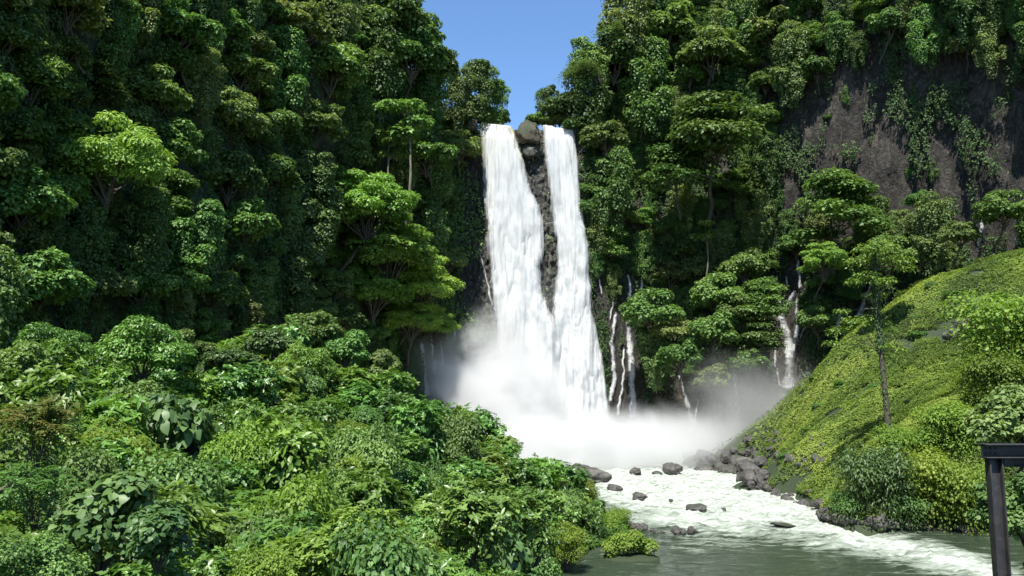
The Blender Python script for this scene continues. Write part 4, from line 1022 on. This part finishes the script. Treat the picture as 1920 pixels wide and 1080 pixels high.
BA = [(60, 700, 'by the left edge under the forest'), (60, 850, 'at the left edge of the bank'), (80, 980, 'in the lower left corner area'), (200, 760, 'below the dark dome-shaped tree'), (330, 760, 'in the hollow beside the dome-shaped tree'),
      (330, 870, 'around the bare stems of the bank'), (300, 1040, 'at the bottom beside the heart-leaved shrub'), (470, 720, 'below the round-leaved creeper bush'), (480, 840, 'in the left middle of the bank'), (480, 960, 'above the bottom edge, left of centre'),
      (620, 700, 'on the bank top under the feathery trees'), (640, 800, 'in the middle of the bank'), (640, 920, 'above the bright long-leaved shrubs'), (760, 760, 'on the bank crest left of the spray'), (780, 860, 'below the bank crest by the spray'),
      (800, 980, 'near the large glossy bottom shrub'), (860, 800, 'on the bank crest against the white spray'), (940, 870, 'on the bank crest below the spray'), (940, 1020, 'at the bottom edge by the water'), (1020, 890, 'on the falling crest near the rapids'),
      (1060, 950, 'near the water left of the rapids'), (1120, 960, 'at the low tip of the bank'), (720, 1060, 'at the bottom edge, centre left')]
KB = {'whorled shrub': 'glossy whorl-leaved shrub', 'dense shrub': 'bright long-leaved shrub', 'small-leaved shrub': 'fine-leaved green shrub', 'yellowish shrub': 'yellow-green shrub', 'heart-leaved shrub': 'heart-leaved bluish shrub', 'feather-leaved shrub': 'feather-leaved shrub'}
by = {}
for d in THINGS:
    if d['cat'] == 'shrub' and d['auto']:
        a = min(BA, key=lambda q: (q[0]-d['u'])**2+(q[1]-d['v'])**2); by.setdefault((d['kind'], a[2]), []).append((d['o'], d['u'], d['r']))
for (kd, ph), L in by.items():
    L.sort(key=lambda q: q[1])
    for i, (o, u, r) in enumerate(L):
        s_ = order(i, len(L))
        o['label'] = f"{KB[kd]} {ph}{', '+s_ if s_ else ''}"

SLB = []
r_ = random.Random(77)
for _ in range(900):
    u, v = r_.uniform(1400, 1900), r_.uniform(480, 940)
    h_ = cast(u, v, [bvG])
    if h_ is None or h_[0].z < 2 or h_[0].x < 50 or h_[0].y < 100: continue
    x, y, z = h_[0]
    if v > 880 and u < 1560 or abs(u-1668) < 14: continue
    s_ = r_.uniform(.4, .85); 
    if any((x-a)**2+(y-b)**2 < 22 for a, b in SLB): continue
    SLB.append((x, y)); kd = r_.choice(['small-leaved shrub', 'yellowish shrub', 'small-leaved shrub', 'whorled shrub'])
    plant(kd, x, y, z-.5, s_, cat='shrub', group='low bushes on the green slope', sz=.8)
    THINGS[-1]['slope'] = True
    if len(SLB) >= 40: break
SA = [(1500, 800, 'on the lower left of the green slope'), (1580, 700, 'near the misty crest of the slope'), (1600, 830, 'left of the creeper-clad tree foot'), (1720, 760, 'right of the creeper-clad tree foot'), (1750, 600, 'on the upper green slope'),
      (1700, 660, 'on the slope behind the creeper-clad tree'), (1870, 520, 'at the top right of the green slope'), (1820, 700, 'below the dark slope outcrop'), (1640, 600, 'on the slope crest behind the creeper-clad tree')]
by = {}
for d in THINGS:
    if d.get('slope'):
        a = min(SA, key=lambda q: (q[0]-d['u'])**2+(q[1]-d['v'])**2); by.setdefault((d['kind'], a[2]), []).append((d['o'], d['u'], d['r']))
for (kd, ph), L in by.items():
    L.sort(key=lambda q: q[1])
    for i, (o, u, r) in enumerate(L):
        s_ = order(i, len(L)); o['label'] = f"low {KB[kd]} {ph}{', '+s_ if s_ else ''}"
# ------------------------------------------------------------------ uncountable cover: creepers on the cliffs, low plants on the ground
def wall_cover(A, n, seed, dens, name, mat, label_size=.42, nurow=None):
    rg = np.random.default_rng(seed); nv, nu = A.shape[:2]
    iu = rg.random(n)*(nu-1.001); iv = rg.random(n)*(nv-5.001)
    a, b = iu.astype(int), iv.astype(int); fu, fv = (iu-a)[:, None], (iv-b)[:, None]
    p = (A[b, a]*(1-fu)+A[b, a+1]*fu)*(1-fv)+(A[b+1, a]*(1-fu)+A[b+1, a+1]*fu)*fv
    nn = nrm(np.cross(A[b, a+1]-A[b, a], A[b+1, a]-A[b, a]))
    u, v, dep = proj(p)
    cl = fbm(p*np.array([.16, .16, .10]), seed+5, 4)
    keep = (rg.random(n) < dens(u, v, p, cl)) & (dep > 5) & (u > -150) & (u < 2070) & (v > -150)
    p, nn, u, v, cl, dep = p[keep], nn[keep], u[keep], v[keep], cl[keep], dep[keep]
    h = np.maximum(cl-.42, 0)*6+rg.random(len(p))*.9+.1          # swelling cushions
    p = p+nn*h[:, None]; p[:, 2] -= rg.random(len(p))*.8
    size = np.interp(dep, [30, 90, 240], [.22, .34, .52])*(.6+.8*rg.random(len(p)))
    V, F_, t_ = leaves(p, nn*.9+np.array([0, 0, .55])+rg.normal(size=(len(p), 3))*.4, np.array([0, 0, -1.])+nn*.5+rg.normal(size=(len(p), 3))*.5, size, T_QUAD, np.clip(.2+cl*.55+rg.normal(size=len(p))*.15, 0, 1))
    print(name, len(p)); return link(name, mesh_np(name, V, F_, {'tint': t_}), mat, kind='stuff')
casc_pts = []
for lb, sts in CASC:
    for st in sts:
        s = np.array(st, float)
        for vv_ in np.arange(s[0, 1]-3, s[-1, 1]+3, 4): casc_pts.append((np.interp(vv_, s[:, 1], s[:, 0]), vv_, np.interp(vv_, s[:, 1], s[:, 2])))
casc_pts = np.array(casc_pts)
def clear_casc(u, v):
    k = np.ones(len(u))
    for cu, cv, cw_ in casc_pts:
        k[((u-cu)**2 < (cw_*.8+5)**2) & (np.abs(v-cv) < 4)] = 0
    return k
def dens_L(u, v, p, cl): return np.clip((cl-.36)*4, .06, 1)*np.where((u > 855) & (v > 240), .0, 1)*clear_casc(u, v)
def dens_M(u, v, p, cl):
    base = np.clip((cl-.42)*7, 0, 1)
    wl = np.interp(v, [r[0] for r in LF], [r[1] for r in LF]); wr = np.interp(v, [r[0] for r in LF], [r[2] for r in LF]); xl = np.interp(v, [r[0] for r in RF], [r[1] for r in RF]); xr = np.interp(v, [r[0] for r in VE], [r[2] for r in VE])
    base = base*np.where(((u > wl-8) & (u < wr+4)) | ((u > xl-4) & (u < xr+6)), 0, 1)
    d = np.where(u < 862, 1., np.where(u < 925, .13*np.where(cl > .5, 1.6, .3), np.where(u < 1085, .35*np.where(v < 360, 1, .2), np.where(v < 480, .8, .30))))
    side = np.where(u > 1095, 1.0, 1.)
    return base*d*side*np.where((v > 640), .3, 1)*clear_casc(u, v)
def dens_R(u, v, p, cl):
    d = np.clip((cl-.30)*5, .1, 1)
    # bare rock face
    ru, rv = (u-1690)/260, (v-235)/215
    rr = ru**4+rv**4 + (fbm(p*.06, 77, 3)-.5)*1.6
    d = d*np.where(rr < 1.05, np.clip((cl-.545)*8, 0, .8), 1)
    d = d*np.where((u > 1180) & (u < 1215) & (v > 360) & (v < 440), .1, 1)
    d = d*np.where((v > 700) & (u < 1470), .35, 1)*np.where((u < 1175) & (v > 500), .35, 1)
    return d*clear_casc(u, v)
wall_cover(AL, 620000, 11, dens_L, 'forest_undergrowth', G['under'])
wall_cover(AM, 120000, 12, dens_M, 'rock_creepers', G['mid'])
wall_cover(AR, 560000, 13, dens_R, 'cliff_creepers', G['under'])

def ground_cover(name, n, seed, az, dist, cond, mat, s0, s1, hum=1.0, humf=.35, tmpl=T_QUAD, up=False):
    rg = np.random.default_rng(seed)
    th = rg.uniform(az[0], az[1], n); dd = np.exp(rg.uniform(math.log(dist[0]), math.log(dist[1]), n))
    x, y = th*dd, dd; z = gz(x, y)
    k = cond(x, y, z); x, y, z = x[k], y[k], z[k]
    c = np.stack([x, y, 0*x], -1)
    e = .5; gx = (gz(x+e, y)-z)/e; gy = (gz(x, y+e)-z)/e; nn = nrm(np.stack([-gx, -gy, np.ones(len(x))], -1))
    cl = fbm(c*humf, seed+2, 3); big = fbm(c*.09, seed+4, 3)
    h = np.clip(cl-.3, 0, 1)*hum*1.6+np.clip(fbm(c*.16, seed+8, 2)-.4, 0, 1)*hum*2.4+rg.random(len(x))*.25
    p = np.stack([x, y, z], -1)+nn*h[:, None]
    size = np.interp(dd[k], [15, 180], [s0, s1])*(.6+.8*rg.random(len(x)))
    dn = rg.normal(size=(len(x), 3)); dn[:, 2] -= .5
    if up: dn = nn*1.6+np.array([0, 0, .8])+rg.normal(size=(len(x), 3))*.55
    V, F_, t_ = leaves(p, nn+np.array([0, 0, .3])+rg.normal(size=(len(x), 3))*.4, dn, size, tmpl, np.clip((big-.5)*2.6+.42+(cl-.5)*.8+rg.normal(size=len(x))*.13, 0, 1))
    print(name, len(x)); return link(name, mesh_np(name, V, F_, {'tint': t_}), mat, kind='stuff')
def cL(x, y, z):
    return (z > .5) & (x < 20) & (y < 135)
ground_cover('bank_undergrowth', 330000, 21, (-.75, .17), (15, 132), cL, G['mid'], .15, .44, .9, tmpl=T_QUAD)  # darker green here paints the shaded gaps between the shrubs
def cR(x, y, z):
    q = np.stack([x, y, 0*x], -1); pv = fbm(q*.22, 99, 3); u, v, _ = proj(np.stack([x, y, z], -1))
    bare = (u < 1500) & (v > 820+ (u-1290)*.15) | ((u-1800)**2/45**2+(v-625)**2/40**2 < .8)
    scree = np.clip((u-1330)/260, .25, 1)
    return (z > 1.0) & (x > 34) & (pv > np.where(bare, .50, .30)) & (vn(q*3, 7) < scree)
ground_cover('slope_plants', 900000, 22, (.24, .95), (60, 222), cR, G['slope'], .15, .36, .62, .6)
ground_cover('slope_grass', 330000, 27, (.24, .95), (60, 222), lambda x, y, z: cR(x, y, z) & (fbm(np.stack([x, y, 0*x], -1)*.11, 55, 3) > .47), G['slope'], .35, .75, .95, .6, tmpl=T_NARROW, up=True)
def cI(x, y, z): return (z > .3) & (x > 4) & (x < 22) & (y > 96) & (y < 122)
ground_cover('spit_grass', 60000, 23, (.06, .2), (80, 122), cI, G['bright'], .24, .34, .5)

# hummock of grass standing in the calm water
def hummock(u, v, pw, label, seed):
    rg = np.random.default_rng(seed); c = W(u, v, 0); R = pw*c[1]/F
    o = bpy.data.objects.new('grass_hummock', None); C.objects.link(o); o.location = c
    V = IV*np.array([R*1.02, R*.6, .5])*(1+(fbm(IV*1.4, seed, 3)-.5)*.5)[:, None]
    link('soil', mesh_np('soil', V, IF_, smooth=True), R_SOIL, o)
    lp = []
    for k in range(10):
        a = rg.uniform(-1, 1); cc = np.array([a*R*.8, rg.uniform(-.3, .3)*R, .8+1.5*(1-a*a)*rg.random()**.4]); lr = R*.28
        lp.append(lobe_leaves(rg, cc, (lr, lr*.8, 1.0), 620, .24, T_QUAD, .3, .4+.4*rg.random(), .3))
    V, F_, t_ = join(lp); link('grass', mesh_np('grass', V, F_, {'tint': t_}), G['yellow'], o)
    o['label'] = label; o['category'] = 'hummock'
hummock(1182, 1047, 54, 'low grassy hummock standing in the calm water off the bank', 3)

# bare stems and dead wood on the bank
def deadwood(pts, rad, label, Yd):
    q = [P(u, v, Yd+dy) for u, v, dy in pts]; b = q[0]
    V, F_ = tube(np.array(q)-b, np.linspace(rad, rad*.4, len(q)), 7)
    o = link('dead_branch', mesh_np('dead_branch', V, F_, smooth=True), PALE, label=label, category='branch'); o.location = b
deadwood([(-20, 930, 0), (10, 915, .3), (35, 890, .2)], .09, 'pale dead branch at the left edge of the bank', 20)

# ------------------------------------------------------------------ steel frame by the viewing deck
m, t, out = new_mat('painted_steel')
tc = N(t, 'ShaderNodeTexCoord'); ns = N(t, 'ShaderNodeTexNoise', {'Vector': tc.outputs['Object'], 'Scale': 9., 'Detail': 7., 'Roughness': .7})
c = ramp(t, ns.outputs[0], [(.45, (.016, .016, .017)), (.64, (.032, .030, .029)), (.80, (.07, .04, .025))])
bp = N(t, 'ShaderNodeBump', {'Strength': .3, 'Distance': .01, 'Height': ns.outputs[0]})
pr = N(t, 'ShaderNodeBsdfPrincipled', {'Base Color': c, 'Roughness': .5, 'Specular IOR Level': .5, 'Normal': bp.outputs[0]})
t.links.new(pr.outputs[0], out.inputs[0]); STEEL = m
def steel():
    Y0 = 8.6; px = Y0/F
    tl = P(1840, 832, Y0); zt = tl[2]; xl = tl[0]; Yp = Y0
    hB = 25*px/.98; wP = 22*px
    xc = P(1866, 900, Y0)[0]; gb = float(gz(xc, Y0)[0])-.4
    o = bpy.data.objects.new('steel_frame', None); C.objects.link(o); o.location = (xc, Y0, gb)
    o['label'] = 'dark steel post and beam frame at the lower right corner'; o['category'] = 'steel frame'
    def part(nm, boxes):
        V, F_, _ = join([box(a, s) for a, s in boxes]); me = mesh_np(nm, V-np.array([xc, Y0, gb]), F_)
        ob = link(nm, me, STEEL, o); bv = ob.modifiers.new('bevel', 'BEVEL'); bv.width = .003; bv.segments = 2; return ob
    def post(x):
        zb, zt_ = gb, zt-hB-.002; L = zt_-zb; zc = (zb+zt_)/2
        return part('post', [((x-wP/2, Y0, zc), (.014, .10, L)), ((x+wP/2, Y0, zc), (.014, .10, L)), ((x, Y0+.01, zc), (wP-.014, .012, L))])
    post(xc); post(xc+2.6)
    bl, br = xl, xc+2.75; bc = (bl+br)/2; BL = br-bl
    part('beam', [((bc, Y0, zt-.006), (BL, .17, .012)), ((bc, Y0, zt-hB+.006), (BL, .17, .012)), ((bc, Y0+.02, zt-hB/2), (BL-.01, .012, hB-.024))])
    part('cross_beam', [((xc+.115+1.1, Y0+.12, zt-hB-.055), (2.1, .03, .09)), ((xc+.115+1.1, Y0+.10, zt-hB-.094), (2.1, .08, .010))])
    for k in range(2): part('gusset_plate', [((xc+(.145 if k == 0 else 2.455), Y0-.02, zt-hB-.045), (.10, .010, .085))])
    for i in range(3):
        for j in range(2):
            Vb, Fb = tube([(0, 0, 0), (0, -.014, 0)], [.011, .010], 6)
            Vc = np.array([[0, -.014, 0]]); V = np.concatenate([Vb, Vc]); 
            cap = np.array([[6+k, 6+(k+1) % 6, 12] for k in range(6)])
            me = mesh_np('bolt', V+np.array([xl+.05+.05*i-xc, .012, zt-hB*.32-hB*.36*j-gb]), [Fb, cap]); link('bolt', me, STEEL, o)
    part('base_plate', [((xc, Y0, gb+.01), (.34, .34, .02)), ((xc+2.6, Y0, gb+.01), (.34, .34, .02))])
steel()

# ------------------------------------------------------------------ spray and haze
def mist(name, lo, hi, blobs, nscale, seed, aniso=.2, dens=1.0, rate=1.0):
    lo, hi = np.array(lo, float), np.array(hi, float); c = (lo+hi)/2
    V, F_ = box((0, 0, 0), hi-lo)
    m, t, out = new_mat(name)
    tc = N(t, 'ShaderNodeTexCoord')
    ns = N(t, 'ShaderNodeTexNoise', {'Vector': tc.outputs['Object'], 'Scale': nscale, 'Detail': 6., 'Roughness': .68, 'Distortion': .5})
    nf = N(t, 'ShaderNodeMapRange', {0: ns.outputs[0], 1: .32, 2: .70, 3: -.5, 4: .5}, clamp=False)
    tot = None
    for (bc, br, d) in blobs:
        s = N(t, 'ShaderNodeVectorMath', {0: tc.outputs['Object'], 1: tuple(np.array(bc)-c)}, operation='SUBTRACT')
        q = N(t, 'ShaderNodeVectorMath', {0: s.outputs[0], 1: tuple(br)}, operation='DIVIDE')
        l = N(t, 'ShaderNodeVectorMath', {0: q.outputs[0]}, operation='LENGTH')
        a = N(t, 'ShaderNodeMath', {0: nf.outputs[0], 1: .45, 2: l.outputs['Value']}, operation='MULTIPLY_ADD')
        r = N(t, 'ShaderNodeMapRange', {0: a.outputs[0], 1: 1.0, 2: .15, 3: 0., 4: 1.}, interpolation_type='SMOOTHERSTEP')
        e = N(t, 'ShaderNodeMath', {0: r.outputs[0], 1: d*dens}, operation='MULTIPLY')
        tot = e if tot is None else N(t, 'ShaderNodeMath', {0: tot.outputs[0], 1: e.outputs[0]}, operation='ADD')
    pv = N(t, 'ShaderNodeVolumePrincipled', {'Color': (.90, .905, .905, 1), 'Anisotropy': aniso, 'Density': tot.outputs[0]})
    t.links.new(pv.outputs[0], out.inputs['Volume'])
    m.cycles.volume_step_rate = rate if hasattr(m.cycles, 'volume_step_rate') else 1
    o = link(name, mesh_np(name, V, F_), m, kind='stuff'); o.location = c
mist('waterfall_spray', (-48, 168, .4), (80, 227.5, 52), [
    ((-4, 214, 5), (24, 24, 33), .5), ((-16, 216, 14), (10, 14, 22), .16), ((12, 206, 2), (32, 26, 15), .40), ((40, 208, 3), (32, 24, 14), .13), ((62, 205, 12), (28, 22, 20), .032), ((-2, 220, 26), (13, 11, 24), .09), ((6, 224, 42), (16, 5, 14), .02), ((-24, 214, 26), (9, 9, 10), .03)],
    .07, 3, rate=.6)
